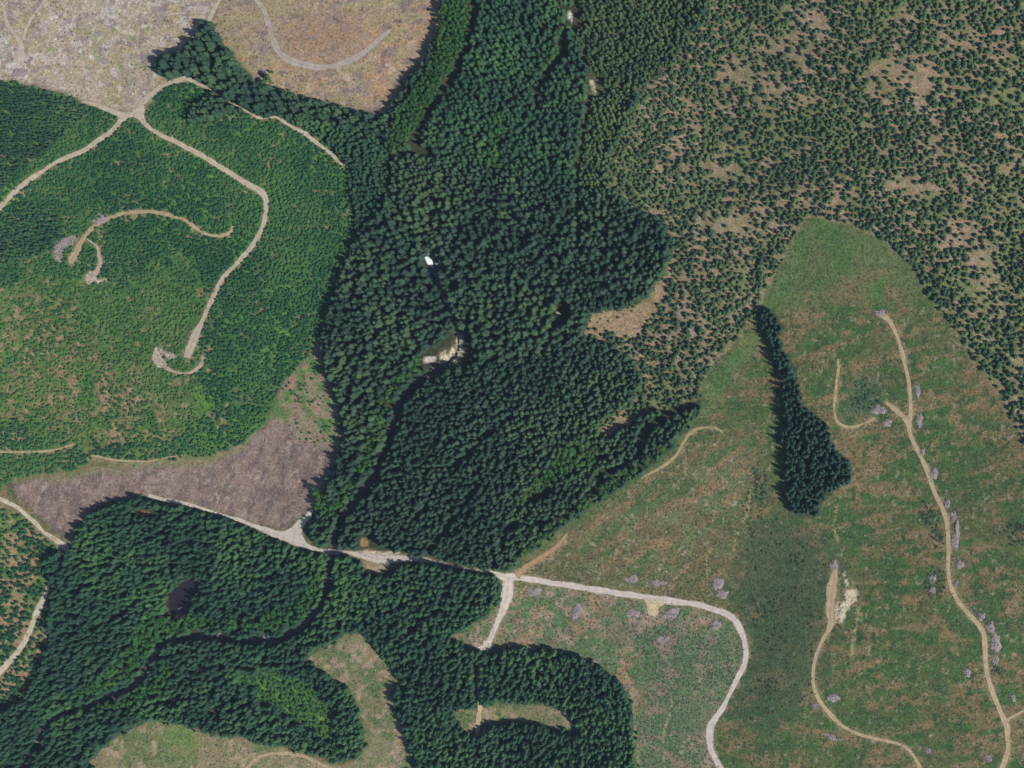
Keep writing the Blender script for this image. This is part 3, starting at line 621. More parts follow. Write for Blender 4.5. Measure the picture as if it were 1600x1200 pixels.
# ------------------------------------------------------------------ tree and plant shapes (unit: metres)
def conifer_parts(seed, h=24.0, r=3.4, whorls=11, nb=9, low=.14, droop=.32):
    q = np.random.default_rng(seed)
    V, F = [], []
    lean = q.normal(0, .025, 2); ph = q.uniform(0, 6.28, 2); asym = q.uniform(.1, .3)
    for k in range(whorls):
        t = (k + q.uniform(-.2, .2)) / (whorls - 1); t = min(max(t, 0), .985)
        z = h * (low + (1 - low) * t)
        L = r * (1 - t ** 2) ** .62 * (.86 + .14 * min(1, t * 4)) + .07 * r
        n = max(5, int(round(nb * (1 - .45 * t)))); a0 = q.uniform(0, 6.28)
        for j in range(n):
            a = a0 + (j + q.uniform(-.25, .25)) * 6.2832 / n
            l = L * q.uniform(.62, 1.2) * (1 + asym * math.sin(a + ph[0]) + .16 * math.sin(3 * a + ph[1])); w = l * q.uniform(.2, .34)
            ca, sa = math.cos(a), math.sin(a)
            cx, cy = lean * z
            dz = -droop * l * q.uniform(.6, 1.3); b = len(V)
            V += [(cx, cy, z + .05 * l), (cx + ca * l * .55 - sa * w, cy + sa * l * .55 + ca * w, z + dz * .55 - .10 * l),
                  (cx + ca * l * .55 + sa * w, cy + sa * l * .55 - ca * w, z + dz * .55 - .10 * l),
                  (cx + ca * l * .6, cy + sa * l * .6, z + dz * .45), (cx + ca * l, cy + sa * l, z + dz)]
            F += [(b, b + 1, b + 3), (b, b + 3, b + 2), (b + 3, b + 1, b + 4), (b + 3, b + 4, b + 2)]
    # inner mass of shaded twigs and the leading shoot
    b = len(V); m = 7
    for j in range(m):
        a = j * 6.2832 / m
        V.append((math.cos(a) * r * .5, math.sin(a) * r * .5, h * (low + .02)))
    V.append((lean[0] * h, lean[1] * h, h * 1.0))
    F += [(b + j, b + (j + 1) % m, b + m) for j in range(m)]
    T, TF = tube([(0, 0, -1.0), (lean[0] * h * .5, lean[1] * h * .5, h * .5), (lean[0] * h, lean[1] * h, h * .96)], [h * .014 + .05, h * .009 + .03, .03], 6)
    return np.array(V), F, T, TF

def tube(path, rad, n=6):
    V, F = [], []
    for (x, y, z), r in zip(path, rad):
        for j in range(n):
            a = j * 6.2832 / n; V.append((x + r * math.cos(a), y + r * math.sin(a), z))
    for k in range(len(path) - 1):
        for j in range(n):
            j2 = (j + 1) % n; F.append((k * n + j, k * n + j2, (k + 1) * n + j2, (k + 1) * n + j))
    F.append(tuple(range((len(path) - 1) * n, len(path) * n)))
    return np.array(V), F

def leaf_cloud(q, centre, rad, n, size, V, F, flat=.75):
    for _ in range(n):
        d = q.normal(0, 1, 3); d /= np.linalg.norm(d)
        if d[2] < -.35: d[2] *= -1
        p = np.array(centre) + d * np.array([rad, rad, rad * flat]) * q.uniform(.72, 1.05)
        nn = d + q.normal(0, .45, 3); nn /= np.linalg.norm(nn)
        u = np.cross(nn, [.3, .5, .81]); u /= np.linalg.norm(u); v = np.cross(nn, u)
        s = size * q.uniform(.7, 1.3); b = len(V)
        V += [tuple(p - u * s), tuple(p - v * s * .7), tuple(p + u * s), tuple(p + v * s * .7)]
        F += [(b, b + 1, b + 2), (b, b + 2, b + 3)]

def broadleaf_parts(seed, h=12.0, r=3.0):
    q = np.random.default_rng(seed); V, F = [], []
    TV, TF = tube([(0, 0, -.8), (q.normal(0, .2), q.normal(0, .2), h * .45), (q.normal(0, .3), q.normal(0, .3), h * .8)], [.2, .15, .06], 6)
    TV = list(map(tuple, TV)); TF = list(TF)
    n = 6
    for j in range(n):
        a = j * 6.2832 / n + q.uniform(-.4, .4); rr = r * (.52 if j else .05)
        c = (math.cos(a) * rr, math.sin(a) * rr, h * q.uniform(.62, .82))
        leaf_cloud(q, c, r * q.uniform(.40, .56), 46, r * .15, V, F, .95)
        bv, bf = tube([(0, 0, h * .38), (c[0] * .6, c[1] * .6, c[2] - .6), c], [.11, .07, .03], 4)
        o = len(TV); TV += list(map(tuple, bv)); TF += [tuple(i + o for i in f) for f in bf]
    leaf_cloud(q, (0, 0, h * .84), r * .5, 50, r * .15, V, F, .95)
    return np.array(V), F, np.array(TV), TF

def shrub_parts(seed, r=1.0):
    q = np.random.default_rng(seed); V, F = [], []
    leaf_cloud(q, (0, 0, .25 * r), r * .9, 26, r * .32, V, F, .7)
    return np.array(V), F

NV = 10
def template(kind, seed):
    if kind == 'conifer': return conifer_parts(seed, 24, 3.4, 13, 10, .30, .42)
    if kind == 'slim': return conifer_parts(seed, 18, 2.4, 12, 9, .25, .42)
    if kind == 'young': return conifer_parts(seed, 8, 2.3, 9, 9, .06, .3)
    if kind == 'sapling': return conifer_parts(seed, 4, 1.4, 6, 8, .08, .2)
    if kind == 'broadleaf': return broadleaf_parts(seed)
BASE = {'conifer': (24., 3.4), 'slim': (18., 2.4), 'young': (8., 2.3), 'sapling': (4., 1.4), 'broadleaf': (12., 3.0)}
TPL = {}
def tpl(kind, fol):
    """crown meshes, trunk meshes and joined meshes of every shape of a kind"""
    if (kind, fol) in TPL: return TPL[(kind, fol)]
    out = []
    for s in range(NV):
        v, f, tv, tf = template(kind, 100 + s)
        crown = mesh('crown', v, f, [MAT[fol]]); trunk = mesh('trunk', tv, tf, [MAT['bark']], smooth=True)
        both = mesh('tree', np.vstack([v, tv]), list(f) + [tuple(i + len(v) for i in g) for g in tf], [MAT[fol], MAT['bark']], [0] * len(f) + [1] * len(tf))
        out.append((crown, trunk, both))
    TPL[(kind, fol)] = out
    return out

def cloud(name, pts, meshes, label, cat, group=None):
    """one 'stuff' object: pts = (loc, rotz, scale3, variant); the shapes repeat on its points"""
    loc, rot, scl, vid = pts
    me = bpy.data.meshes.new(name)
    me.vertices.add(len(loc)); me.vertices.foreach_set('co', loc.astype(np.float32).ravel())
    a = me.attributes.new('rot', 'FLOAT_VECTOR', 'POINT'); a.data.foreach_set('vector', rot.astype(np.float32).ravel())
    a = me.attributes.new('scl', 'FLOAT_VECTOR', 'POINT'); a.data.foreach_set('vector', scl.astype(np.float32).ravel())
    a = me.attributes.new('vid', 'INT', 'POINT'); a.data.foreach_set('value', vid.astype(np.int32))
    o = obj(name, me, label=label, cat=cat, group=group, kind='stuff')
    ng = bpy.data.node_groups.new(name, 'GeometryNodeTree')
    ng.interface.new_socket('Geometry', in_out='INPUT', socket_type='NodeSocketGeometry')
    ng.interface.new_socket('Geometry', in_out='OUTPUT', socket_type='NodeSocketGeometry')
    N, L = ng.nodes, ng.links
    gi = N.new('NodeGroupInput'); go = N.new('NodeGroupOutput')
    ins = N.new('GeometryNodeInstanceOnPoints'); ins.inputs['Pick Instance'].default_value = True
    gt = N.new('GeometryNodeGeometryToInstance')
    for m in reversed(meshes):       # several links into one socket keep this order
        src = bpy.data.objects.new('shape', m)
        oi = N.new('GeometryNodeObjectInfo'); oi.inputs['Object'].default_value = src; oi.inputs['As Instance'].default_value = False
        L.new(oi.outputs['Geometry'], gt.inputs[0])
    def na(nm, ty):
        n = N.new('GeometryNodeInputNamedAttribute'); n.data_type = ty; n.inputs[0].default_value = nm; return n.outputs['Attribute']
    er = N.new('FunctionNodeEulerToRotation'); L.new(na('rot', 'FLOAT_VECTOR'), er.inputs[0])
    L.new(gi.outputs[0], ins.inputs['Points']); L.new(gt.outputs[0], ins.inputs['Instance'])
    L.new(na('vid', 'INT'), ins.inputs['Instance Index']); L.new(er.outputs[0], ins.inputs['Rotation']); L.new(na('scl', 'FLOAT_VECTOR'), ins.inputs['Scale'])
    L.new(ins.outputs[0], go.inputs[0])
    md = o.modifiers.new('plants', 'NODES'); md.node_group = ng
    return o

# ------------------------------------------------------------------ where trees can stand
clear = np.zeros((RH, RW), bool)
for s in road_s: stamp(clear, s, 1.2)
for _, _, poly, _ in PADS + BARE: clear |= fill(poly)
stamp(clear, creek_s, 1.0)
clear |= fill(POND) | fill(POOL)
gap = np.zeros((RH, RW), bool)
for g, w in GAPS: stamp(gap, spline(g), w * 1.35)
stamp(gap, creek_s[(creek_s[:, 1] > 545) & (creek_s[:, 1] < 925)] + np.array([2, 0, 0]), 4.0); stamp(gap, creek_s[creek_s[:, 1] > 925] + np.array([1, 1, 0]), .8)
for g in ([(662,552),(688,540),(708,518),(732,518),(740,545),(734,574),(690,582),(662,572)], [(864,480),(890,480),(888,508),(862,510)], [(883,10),(908,10),(908,42),(883,42)], [(919,118),(944,118),(944,154),(922,154)],
          [(560,834),(594,834),(594,858),(560,858)], [(214,793),(258,793),(258,808),(214,808)], [(550,856),(640,856),(640,866),(550,866)], [(564,874),(624,874),(618,896),(574,900)]):
    gap |= fill(g)
gap |= fill([(664,398),(676,396),(690,402),(692,440),(670,440)]) | fill([(p[0] + (p[0] - 288) * .12, p[1] + (p[1] - 934) * .12) for p in POND])

def scatter(mask, spacing, hr, rr, seed, keep=1.0, k=.5, dens=None, jit=.6, small=0.0, use_gap=True, use_clear=True):
    """crown positions on a jittered grid inside a pixel mask -> base pixels, heights, radii"""
    q = np.random.default_rng(seed)
    sp = spacing / S
    ys, xs = np.nonzero(mask)
    if not len(ys): return np.zeros((0, 4))
    X0, X1, Y0, Y1 = xs.min() - M, xs.max() - M, ys.min() - M, ys.max() - M
    gx = np.arange(X0, X1 + sp, sp); gy = np.arange(Y0, Y1 + sp, sp * .866)
    GX, GY = np.meshgrid(gx, gy); GX[1::2] += sp / 2
    px = GX.ravel() + q.uniform(-jit, jit, GX.size) * sp; py = GY.ravel() + q.uniform(-jit, jit, GX.size) * sp
    ok = at(mask, px, py) & (px > -M + 12) & (px < 1600 + M - 12) & (py > -M + 12) & (py < 1200 + M - 12)
    ok &= q.random(px.size) < (keep if dens is None else keep * at(dens, px, py))
    px, py = px[ok], py[ok]
    f = q.beta(1.5, 1.7, px.size)
    h = hr[0] + (hr[1] - hr[0]) * f; r = rr[0] + (rr[1] - rr[0]) * np.clip(f + q.normal(0, .18, px.size), 0, 1)
    if small:
        t = q.random(px.size) < small; h[t] *= .6; r[t] *= .65
    bx = px - (px - NX) * k * h / H; by = py - (py - NY) * k * h / H
    ok = ~at(clear, bx, by) if use_clear else np.ones(len(bx), bool)
    if use_gap: ok &= ~at(gap, bx, by)
    return np.stack([bx, by, h, r], -1)[ok]

def xf(p, kind, seed, tilt=.03):
    q = np.random.default_rng(seed)
    H0, R0 = BASE[kind]; n = len(p)
    loc = ground(p[:, 0], p[:, 1], -.05)
    rot = np.stack([q.normal(0, tilt, n), q.normal(0, tilt, n), q.uniform(0, 6.283, n)], -1)
    scl = np.stack([p[:, 3] / R0, p[:, 3] / R0, p[:, 2] / H0], -1)
    return loc, rot, scl, q.integers(0, NV, n)

ORD = ['nearest', 'second nearest', 'third nearest', 'fourth nearest', 'fifth nearest', 'sixth nearest']
DIRS = ['east', 'north-east', 'north', 'north-west', 'west', 'south-west', 'south', 'south-east']
def choose(p, marks, ranks, limit=300):
    """trees singled out by a landmark: the nearest ones in each compass direction"""
    used = {}; inview = (p[:, 0] > 6) & (p[:, 0] < 1594) & (p[:, 1] > 6) & (p[:, 1] < 1194)
    for rk in range(ranks):
        for (mx, my, phrase) in marks:
            dx = p[:, 0] - mx; dy = my - p[:, 1]; d = np.hypot(dx, dy)
            sec = np.round(np.degrees(np.arctan2(dy, dx)) / 45).astype(int) % 8
            for s in range(8):
                c = np.nonzero((sec == s) & inview & (d < 60 + 25 * ranks))[0]
                if len(c) <= rk: continue
                i = c[np.argsort(d[c])[rk]]
                if i not in used and len(used) < limit:
                    used[i] = f'{ORD[rk]} {DIRS[s]} of {phrase}'
    return used

def plant(name, p, kind, fol, seed, marks, ranks, noun, group, cat, rest_name, rest_label, limit=300, parts=True):
    """individuals with trunk and crown; what is left over becomes one mass"""
    T = tpl(kind, fol); loc, rot, scl, vid = xf(p, kind, seed)
    ch = choose(p, marks, ranks, limit) if marks else {}
    for i, where in ch.items():
        c, t, b = T[vid[i]]
        o = bpy.data.objects.new(name, None if parts else b)
        o.location = loc[i]; o.rotation_euler = rot[i]; o.scale = scl[i]
        put(o); tag(o, f'{noun}, {where}', cat, group)
        if parts:
            put(bpy.data.objects.new('trunk', t), o); put(bpy.data.objects.new('crown', c), o)
    rest = np.array([i not in ch for i in range(len(p))])
    if rest_name and rest.any():
        cloud(rest_name, (loc[rest], rot[rest], scl[rest], vid[rest]), [t[2] for t in T], rest_label, cat if cat != 'tree' else 'forest', group)
    return len(p), len(ch)

taken = np.zeros((RH, RW), bool)
def area(poly, rag, seed, *minus):
    global taken
    m = fill(poly, rag, seed)
    for q in minus: m &= ~q
    return m
mH1, mO1a, mO2a = fill(H1, 3, 75), fill(OPEN1, 3, 83), fill(OPEN2, 3, 84)
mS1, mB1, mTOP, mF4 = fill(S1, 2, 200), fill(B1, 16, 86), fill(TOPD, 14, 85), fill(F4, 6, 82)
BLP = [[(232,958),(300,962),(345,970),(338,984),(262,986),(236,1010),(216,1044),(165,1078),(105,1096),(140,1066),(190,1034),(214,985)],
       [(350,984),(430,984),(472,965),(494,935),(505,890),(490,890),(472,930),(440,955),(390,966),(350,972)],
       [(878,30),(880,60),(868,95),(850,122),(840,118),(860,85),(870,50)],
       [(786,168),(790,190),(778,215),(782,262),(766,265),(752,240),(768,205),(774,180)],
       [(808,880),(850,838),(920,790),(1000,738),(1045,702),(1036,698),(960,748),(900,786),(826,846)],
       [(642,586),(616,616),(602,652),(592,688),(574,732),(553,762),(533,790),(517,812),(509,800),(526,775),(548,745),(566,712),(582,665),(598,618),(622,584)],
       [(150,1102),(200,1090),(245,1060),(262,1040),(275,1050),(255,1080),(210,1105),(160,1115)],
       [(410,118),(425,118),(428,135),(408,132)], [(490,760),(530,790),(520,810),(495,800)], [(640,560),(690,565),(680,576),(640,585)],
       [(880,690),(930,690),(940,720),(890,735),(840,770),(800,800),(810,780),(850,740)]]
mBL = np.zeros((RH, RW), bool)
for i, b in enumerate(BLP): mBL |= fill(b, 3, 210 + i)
mF1 = area(F1, 4, 79, mO1a, mO2a, mTOP, mBL)
mNTH = fill(NTH_, 6, 230) & mF1; mSP = fill(SPUR, 3, 231)
mF1 &= ~mNTH
mCEN = fill(CEN, 10, 220)
mF2 = area(F2, 3, 80, mS1)
mWG = mF2 & fill([(455,192),(520,195),(585,200),(612,240),(607,300),(566,366),(540,360),(535,262),(500,225)], 8, 250)
mF2 &= ~mWG
mF3 = area(F3, 4, 81, mH1, mB1, mBL)
mT1 = fill(T1, 4, 66); mT0 = fill(T0, 8, 221) & mT1; mT0b = fill(T0b, 10, 222) & mT1
mO1 = area(O1, 5, 65, mO1a, mO2a, mTOP)

dn = .55 + .45 * sm(nz(24, 301), .36, .5)
big = np.vstack([scatter(mF1 & mCEN, 5.1, (18, 28), (1.9, 3.7), 401, .96), scatter(mF1 & mCEN, 4.3, (9, 17), (1.4, 2.5), 421, .66)])
oth = np.vstack([scatter(mF1 & ~mCEN, 4.3, (15, 23), (1.7, 2.9), 402, .98), scatter(mF1 & ~mCEN, 3.9, (9, 15), (1.4, 2.1), 422, .66)])
nth = np.vstack([scatter(mNTH, 4.5, (15, 20), (2.0, 3.1), 441, .97), scatter(mNTH, 4.2, (9, 14), (1.5, 2.3), 442, .5)])
spur = scatter(mSP, 5.6, (22, 29), (3.0, 4.4), 443, .92)
nw = np.vstack([scatter(mF2 & ~mSP, 4.3, (16, 23), (1.9, 3.0), 403, .98), scatter(mF2, 4.2, (10, 15), (1.5, 2.2), 423, .4)])
low = np.vstack([scatter(mF3, 4.4, (15, 22), (1.8, 3.1), 404, .98), scatter(mF3, 3.9, (9, 15), (1.4, 2.2), 424, .66)])
def rim(m, w):
    return m & (blur(m, w, 1) < .985)
oth = np.vstack([oth, scatter(rim(mF1 | mTOP | mBL | mNTH, 5) & mF1, 3.3, (9, 19), (1.9, 2.9), 431, .9)])
nw = np.vstack([nw, scatter(rim(mF2 | mS1, 5) & mF2, 3.3, (9, 18), (1.8, 2.7), 432, .9)])
low = np.vstack([low, scatter(rim(mF3 | mBL, 5) & mF3, 3.3, (9, 18), (1.8, 2.8), 433, .9)])
grove = np.vstack([scatter(mF4, 4.0, (16, 23), (1.7, 2.5), 405, .98), scatter(rim(mF4, 4), 3.2, (8, 15), (1.6, 2.3), 434, .9)])
top = np.vstack([scatter(mTOP, 3.9, (10, 14), (1.8, 2.8), 406, .97), scatter(mTOP, 3.8, (6, 9), (1.4, 2.0), 446, .6)])
ndn = sm(nz(70, 302), .30, .62) * .5 + sm(nz(26, 308), .38, .58) * .5
edge_dense = np.clip(hf(blur(fill([(1262,335),(1240,372),(1215,422),(1180,490),(1095,600),(1090,630),(1060,640),(1130,520),(1200,400),(1230,330),(1300,320),(1390,350),(1440,390),(1500,480),(1480,500),(1450,460),(1410,400),(1340,355)]), 10)) + hf(blur(fill([(950,200),(1010,130),(1130,0),(1230,0),(1090,140),(1020,250),(980,300),(945,290)]), 14)) + hf(blur(fill([(930,530),(1040,535),(1075,590),(1040,640),(950,670),(960,600)]), 12)), 0, 1)
bo = hf(blur(bare_o, 8))
opn = scatter(mO1, 3.7, (4.8, 8.4), (1.5, 3.0), 407, .92, dens=np.clip(.42 + .6 * ndn + .6 * edge_dense - .58 * bo, .06, 1), small=.3, use_gap=False)
opn = np.vstack([opn, np.array([(966,496,3.6,1.3),(951,502,3.2,1.1),(949,518,5,1.7),(960,521,5.5,1.9),(939,498,2.4,.8),(935,504,2.4,.8),(1013,502,4.5,1.6),(988,486,3,1.0),(980,527,5.5,2.0),(1008,519,5.5,1.9),(975,492,1.8,.7),(944,512,1.8,.7),(992,513,1.6,.6)])])
dnd = np.clip(.66 + .40 * sm(nz(20, 304), .32, .55) - .4 * sm(nz(50, 305), .5, .68) * hf(blur(fill([(-200,560),(120,520),(260,560),(430,560),(500,560),(440,620),(400,680),(150,715),(-200,740)]), 40)), 0, 1)
mBR = fill(BRT, 30, 232) & mT1 & ~mT0b
t2 = scatter(mBR, 2.8, (2.0, 4.0), (1.1, 2.1), 448, .95, dens=np.clip(dnd - .1 - .45 * sm(nz(12, 310), .5, .62), 0, 1), use_gap=False)
t1 = scatter(mT1 & ~mT0 & ~mT0b & ~mBR, 2.7, (2.4, 4.8), (1.2, 2.2), 408, .97, dens=dnd, use_gap=False)
t0 = scatter(mT0 | mT0b, 2.9, (5.5, 8.5), (1.3, 1.9), 409, .97, use_gap=False)
ll = scatter((fill(L1, 3, 78) | fill(L2, 3, 78)) & ~mF3, 3.2, (3, 6.5), (1.2, 2.3), 410, .85, dens=.35 + .65 * sm(nz(18, 306), .35, .55), use_gap=False)
c3m = scatter(fill(C3M, 8, 71), 3.4, (2, 3.6), (.9, 1.4), 411, .5, dens=sm(nz(20, 307), .4, .6), use_gap=False)
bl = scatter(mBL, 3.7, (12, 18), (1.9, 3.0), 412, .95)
st = scatter(mS1, 2.9, (18, 21), (1.5, 2.3), 413, 1.0)  # sunlit strip of canopy, its light put into the brighter leaf colour
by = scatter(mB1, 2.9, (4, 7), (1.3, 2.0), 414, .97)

MK = [(671,405,'the white waterfall'),(287,935,'the dark forest pond'),(522,862,'the creek bridge'),(758,1016,'the valley branch road end'),(797,903,'the valley road junction'),(474,830,'the triangular gravel turnout'),
      (110,858,'the dirt road bend at lower left'),(748,1125,'the straight track in the southern clearing'),(905,1150,'the east tip of the southern clearing'),(556,990,'the top of the bottom-centre clearcut'),(627,1070,'the kink in the bottom-centre clearcut'),
      (965,505,'the small tan rectangular clearing'),(870,494,'the pale spot on the old forest road'),(710,555,'the creekside gravel bar'),(890,25,'the pale gravel in the northern ravine'),(600,182,'the south corner of the reddish clearcut'),
      (690,20,'the top edge of the reddish clearcut'),(320,40,'the tree spur between the top clearcuts'),(292,123,'the gravel bend under tall trees'),(500,532,'the forest corner beside the plantation'),(535,258,'the hidden end of the north-east road'),
      (612,243,'the dark notch in the northern forest'),(1090,640,'the east tip of the central forest'),(570,848,'the orange bare spot by the road'),(587,886,'the tan patch south of the road'),(225,801,'the orange spot at the lower forest edge'),
      (262,1000,'the upper bend of the lower creek'),(230,1048,'the boulder rapids of the lower creek'),(430,995,'the wide reach of the lower creek'),(980,1090,'the rounded east rim of the southern forest'),(698,998,'the scrub wedge by the branch road'),
      (150,1170,'the bottom-left clearing corner'),(1045,390,'the bulging east edge of the central forest'),(926,137,'the thin pale strip on the old road'),(850,1020,'the north rim of the southern forest'),(565,1160,'the west rim of the bottom-centre clearcut'),(625,690,'the creek bend in the central forest')]
rep = {}
mat_all = np.vstack([big, oth, nw, spur])
rep['mature'] = plant('tall_conifer', mat_all, 'conifer', 'mature', 501, MK, 3, 'tall dark conifer', 'tall conifers of the central and northern forest', 'tree', 'conifer_forest', 'dense dark mature conifer forest filling the centre and north-west of the view')
rep['lower'] = plant('slender_conifer', low, 'slim', 'lower', 502, MK, 2, 'slender green conifer', 'slender conifers of the lower forest', 'tree', 'lower_conifer_forest', 'dense green conifer forest around the creek and pond in the lower left')
rep['nth'] = plant('northern_conifer', nth, 'slim', 'lower', 512, [(750,60,'the upper bright strip'),(700,140,'the middle bright strip'),(880,60,'the northern ravine'),(845,140,'the ravine foot'),(780,200,'the bright northern thicket'),(915,200,'the old road bend')], 4, 'middling green conifer', 'conifers of the northern forest block', 'tree', 'northern_conifer_forest', 'even green conifer forest between the bright strip and the old road')
MG = [(1203,486,"the isolated grove's north tip"),(1230,600,"the grove's narrow waist"),(1240,640,"the grove's shoulder"),(1322,735,"the grove's east corner"),(1255,800,"the grove's south tip"),(1265,710,"the grove's centre"),(1290,680,"the grove's north-east slope"),(1235,745,"the grove's west side"),(1285,750,"the grove's inner south-east")]
rep['grove'] = plant('grove_conifer', grove, 'slim', 'grovef', 503, MG, 5, 'dark grove conifer', 'conifers of the isolated grove', 'tree', 'grove_infill', 'remaining close dark conifers inside the isolated grove on the clearcut')
MO = [(965,505,'the small tan clearing'),(1265,333,'the eastern clearcut north tip'),(1410,285,'the bare patch inside the open stand'),(1140,265,'the tan gap in the open stand'),(1190,478,'the bright grassy fringe'),(1450,455,'the clearcut north-east shoulder'),(1545,590,'the clearcut east shoulder'),(1500,80,'the top-right open stand'),(1240,110,'the upper open stand gap'),(1310,250,'the middle of the open stand'),(1060,520,'the western open stand'),(1550,330,'the right-edge open stand')]
rep['open'] = plant('young_conifer', opn, 'young', 'young', 504, MO, 4, 'small spaced conifer', 'spaced conifers of the open stand', 'tree', 'open_conifer_stand', 'open stand of small spaced conifers over tan ground at upper right')
rep['top'] = plant('fringe_conifer', top, 'young', 'young', 505, [(1000,90,'the dense fringe by the northern forest'),(930,60,'the old road head'),(940,200,'the old road bend')], 4, 'close-set middling conifer', 'middling conifers at the northern fringe', 'tree', 'northern_fringe_forest', 'close-set middling conifers between the northern forest and the open stand')
MS = [(293,552,'the widened plantation road end'),(112,405,'the hooked track head'),(205,180,'the upper-left road fork'),(147,430,'the broken bare track'),(250,562,'the curved bare scrape'),(360,362,'the hooked track tail'),(415,310,'the plantation road bend'),(215,331,'the hooked track crest'),(330,470,'the lower plantation road'),(90,250,'the western plantation road'),(470,430,'the plantation east side'),(40,706,'the faint skid line')]
rep['sap'] = plant('conifer_sapling', np.vstack([t1, c3m]), 'sapling', 'sap', 506, MS, 4, 'small bright green sapling', 'saplings of the left plantation', 'sapling', 'sapling_plantation', 'dense bright green sapling plantation covering the left hillside', parts=False)
rep['sap2'] = plant('bright_sapling', t2, 'sapling', 'sap2', 516, [(147,440,'the broken bare track'),(250,562,'the curved bare scrape'),(120,560,'the bright plantation slope'),(200,640,'the lower plantation slope')], 4, 'yellow-green bushy sapling', 'yellow-green saplings of the plantation slope', 'sapling', 'bright_sapling_slope', 'yellow-green sapling slope in the middle of the left plantation', parts=False)
rep['wedge'] = plant('wedge_conifer', scatter(mWG, 3.4, (9, 13), (1.5, 2.4), 451, .98), 'slim', 'lower', 519, [(535,258,'the hidden end of the north-east road'),(575,330,'the wedge of middling trees'),(590,240,'the notch head')], 4, 'short close-set conifer', 'short conifers of the northern wedge', 'tree', 'wedge_forest', 'smooth wedge of short conifers between plantation and dark central forest')
allF = mF1 | mF2 | mF3 | mWG | mNTH | mBL | mB1 | mS1
ring = (blur(allF, 5, 2) > .06) & ~allF & ~mTOP & ~mO1
rep['stray'] = plant('stray_conifer', scatter(ring, 4.2, (4, 11), (1.1, 2.3), 452, .26), 'young', 'lower', 520, [(430,150,'the reddish clearcut south rim'),(600,182,'the reddish clearcut corner'),(540,690,'the brown clearcut east rim'),(200,785,'the brown clearcut south rim'),(560,995,'the bottom-centre clearcut top'),(900,1030,'the southern forest rim'),(880,830,'the central forest south-east rim'),(620,1100,'the bottom-centre clearcut east rim')], 4, 'lone small conifer', 'stray conifers just outside the forest rims', 'tree', 'stray_conifers', 'scattered small conifers just outside the forest rims')
rep['t0'] = plant('dark_young_conifer', t0, 'young', 'lower', 507, [(60,190,'the dark block in the upper-left plantation'),(40,350,'the dark patch at the left edge')], 4, 'dark young conifer', 'dark young conifers at the upper left', 'tree', 'dark_young_stand', 'darker dense young conifers at the upper-left edge of the plantation')
rep['ll'] = plant('corner_sapling', ll, 'sapling', 'sap', 508, [(30,900,'the lower-left corner plantation'),(40,1000,'the pale lower-left road'),(30,1060,'the road exit at the left edge')], 4, 'bushy green sapling', 'saplings of the lower-left corner', 'sapling', 'corner_plantation', 'patchy sapling plantation over tan ground in the lower-left corner', parts=False)
MBm = [(262,985,'the upper bend of the lower creek'),(200,1060,'the boulder rapids'),(450,975,'the wide creek reach'),(865,85,'the northern ravine'),(775,210,'the bright northern thicket'),(900,800,'the forest south-east edge'),(1000,735,'the thin tan track'),(690,100,'the bright strip by the reddish clearcut'),(640,200,'the lower bright strip'),(715,40,'the upper bright strip'),(470,1100,'the bright hollow in the lower forest'),(880,720,'the forest gully')]
rep['bl'] = plant('broadleaf_tree', np.vstack([bl, st, by]), 'broadleaf', 'alder_sunlit', 509, MBm, 3, 'broadleaf tree with sunlit green put into its leaf colour', 'broadleaf trees along creeks and edges', 'tree', 'broadleaf_thicket', 'broadleaf thickets along creeks and forest edges, sunlight put into their leaf colour')
print('TREES', rep)

# ------------------------------------------------------------------ low shrubs, dry fern, woody debris
sh_mesh = [mesh('shrub', *shrub_parts(s), [MAT['shrub']]) for s in range(5)]
dr_mesh = [mesh('fern', *shrub_parts(s + 20), [MAT['dryshrub']]) for s in range(4)]
def low_plants(mask, spacing, keep, dens, rr, seed, name, meshes, label, cat, flat=.8, uc=True, lift=-.02):
    p = scatter(mask, spacing, (.5, 1.2), rr, seed, keep, dens=dens, use_gap=False, use_clear=uc)
    q = np.random.default_rng(seed); n = len(p)
    loc = ground(p[:, 0], p[:, 1], lift); rot = np.stack([q.normal(0, .1, n), q.normal(0, .1, n), q.uniform(0, 6.28, n)], -1)
    scl = np.stack([p[:, 3], p[:, 3], p[:, 3] * flat], -1)
    cloud(name, (loc, rot, scl, q.integers(0, len(meshes), n)), meshes, label, cat); return n
right = np.zeros((RH, RW), bool); right[:] = fill([(800,900),(1090,610),(1240,340),(1410,395),(1604,700),(1830,690),(1830,1430),(1000,1430),(990,1170),(940,1040),(700,1000)])
right &= ~mF1 & ~mF3 & ~mO1 & ~mBL & ~mF4
VM = fill(V, 10, 62)
d_r = np.clip(.22 + .36 * sm(nz(70, 101), .40, .70) + .30 * sm(nz(16, 104), .5, .68) + .28 * hf(blur(VM, 24)) + .3 * hf(blur(fill(HOL, 14, 63), 8)) + .3 * hf(blur(fill(C5D, 12, 74), 8)), 0, 1)
n1 = low_plants(right, 2.0, .72, d_r, (.45, 1.25), 601, 'low_shrubs', sh_mesh, 'low green shrubs and seedlings scattered over the eastern and southern clearcuts', 'shrubs', .55)
n2 = low_plants(right | mO1, 2.6, .5, sm(nz(90, 102), .45, .65) * .8 + .15, (.4, .9), 602, 'dry_ferns', dr_mesh, 'brown dry ferns and grass tufts on the clearcut ground', 'ferns', .5)
left = fill(C1, 3, 67) | fill(C2, 3, 68) | fill(C3M, 8, 71) | fill(C6, 3, 76) | fill(C7, 3, 75) | mH1
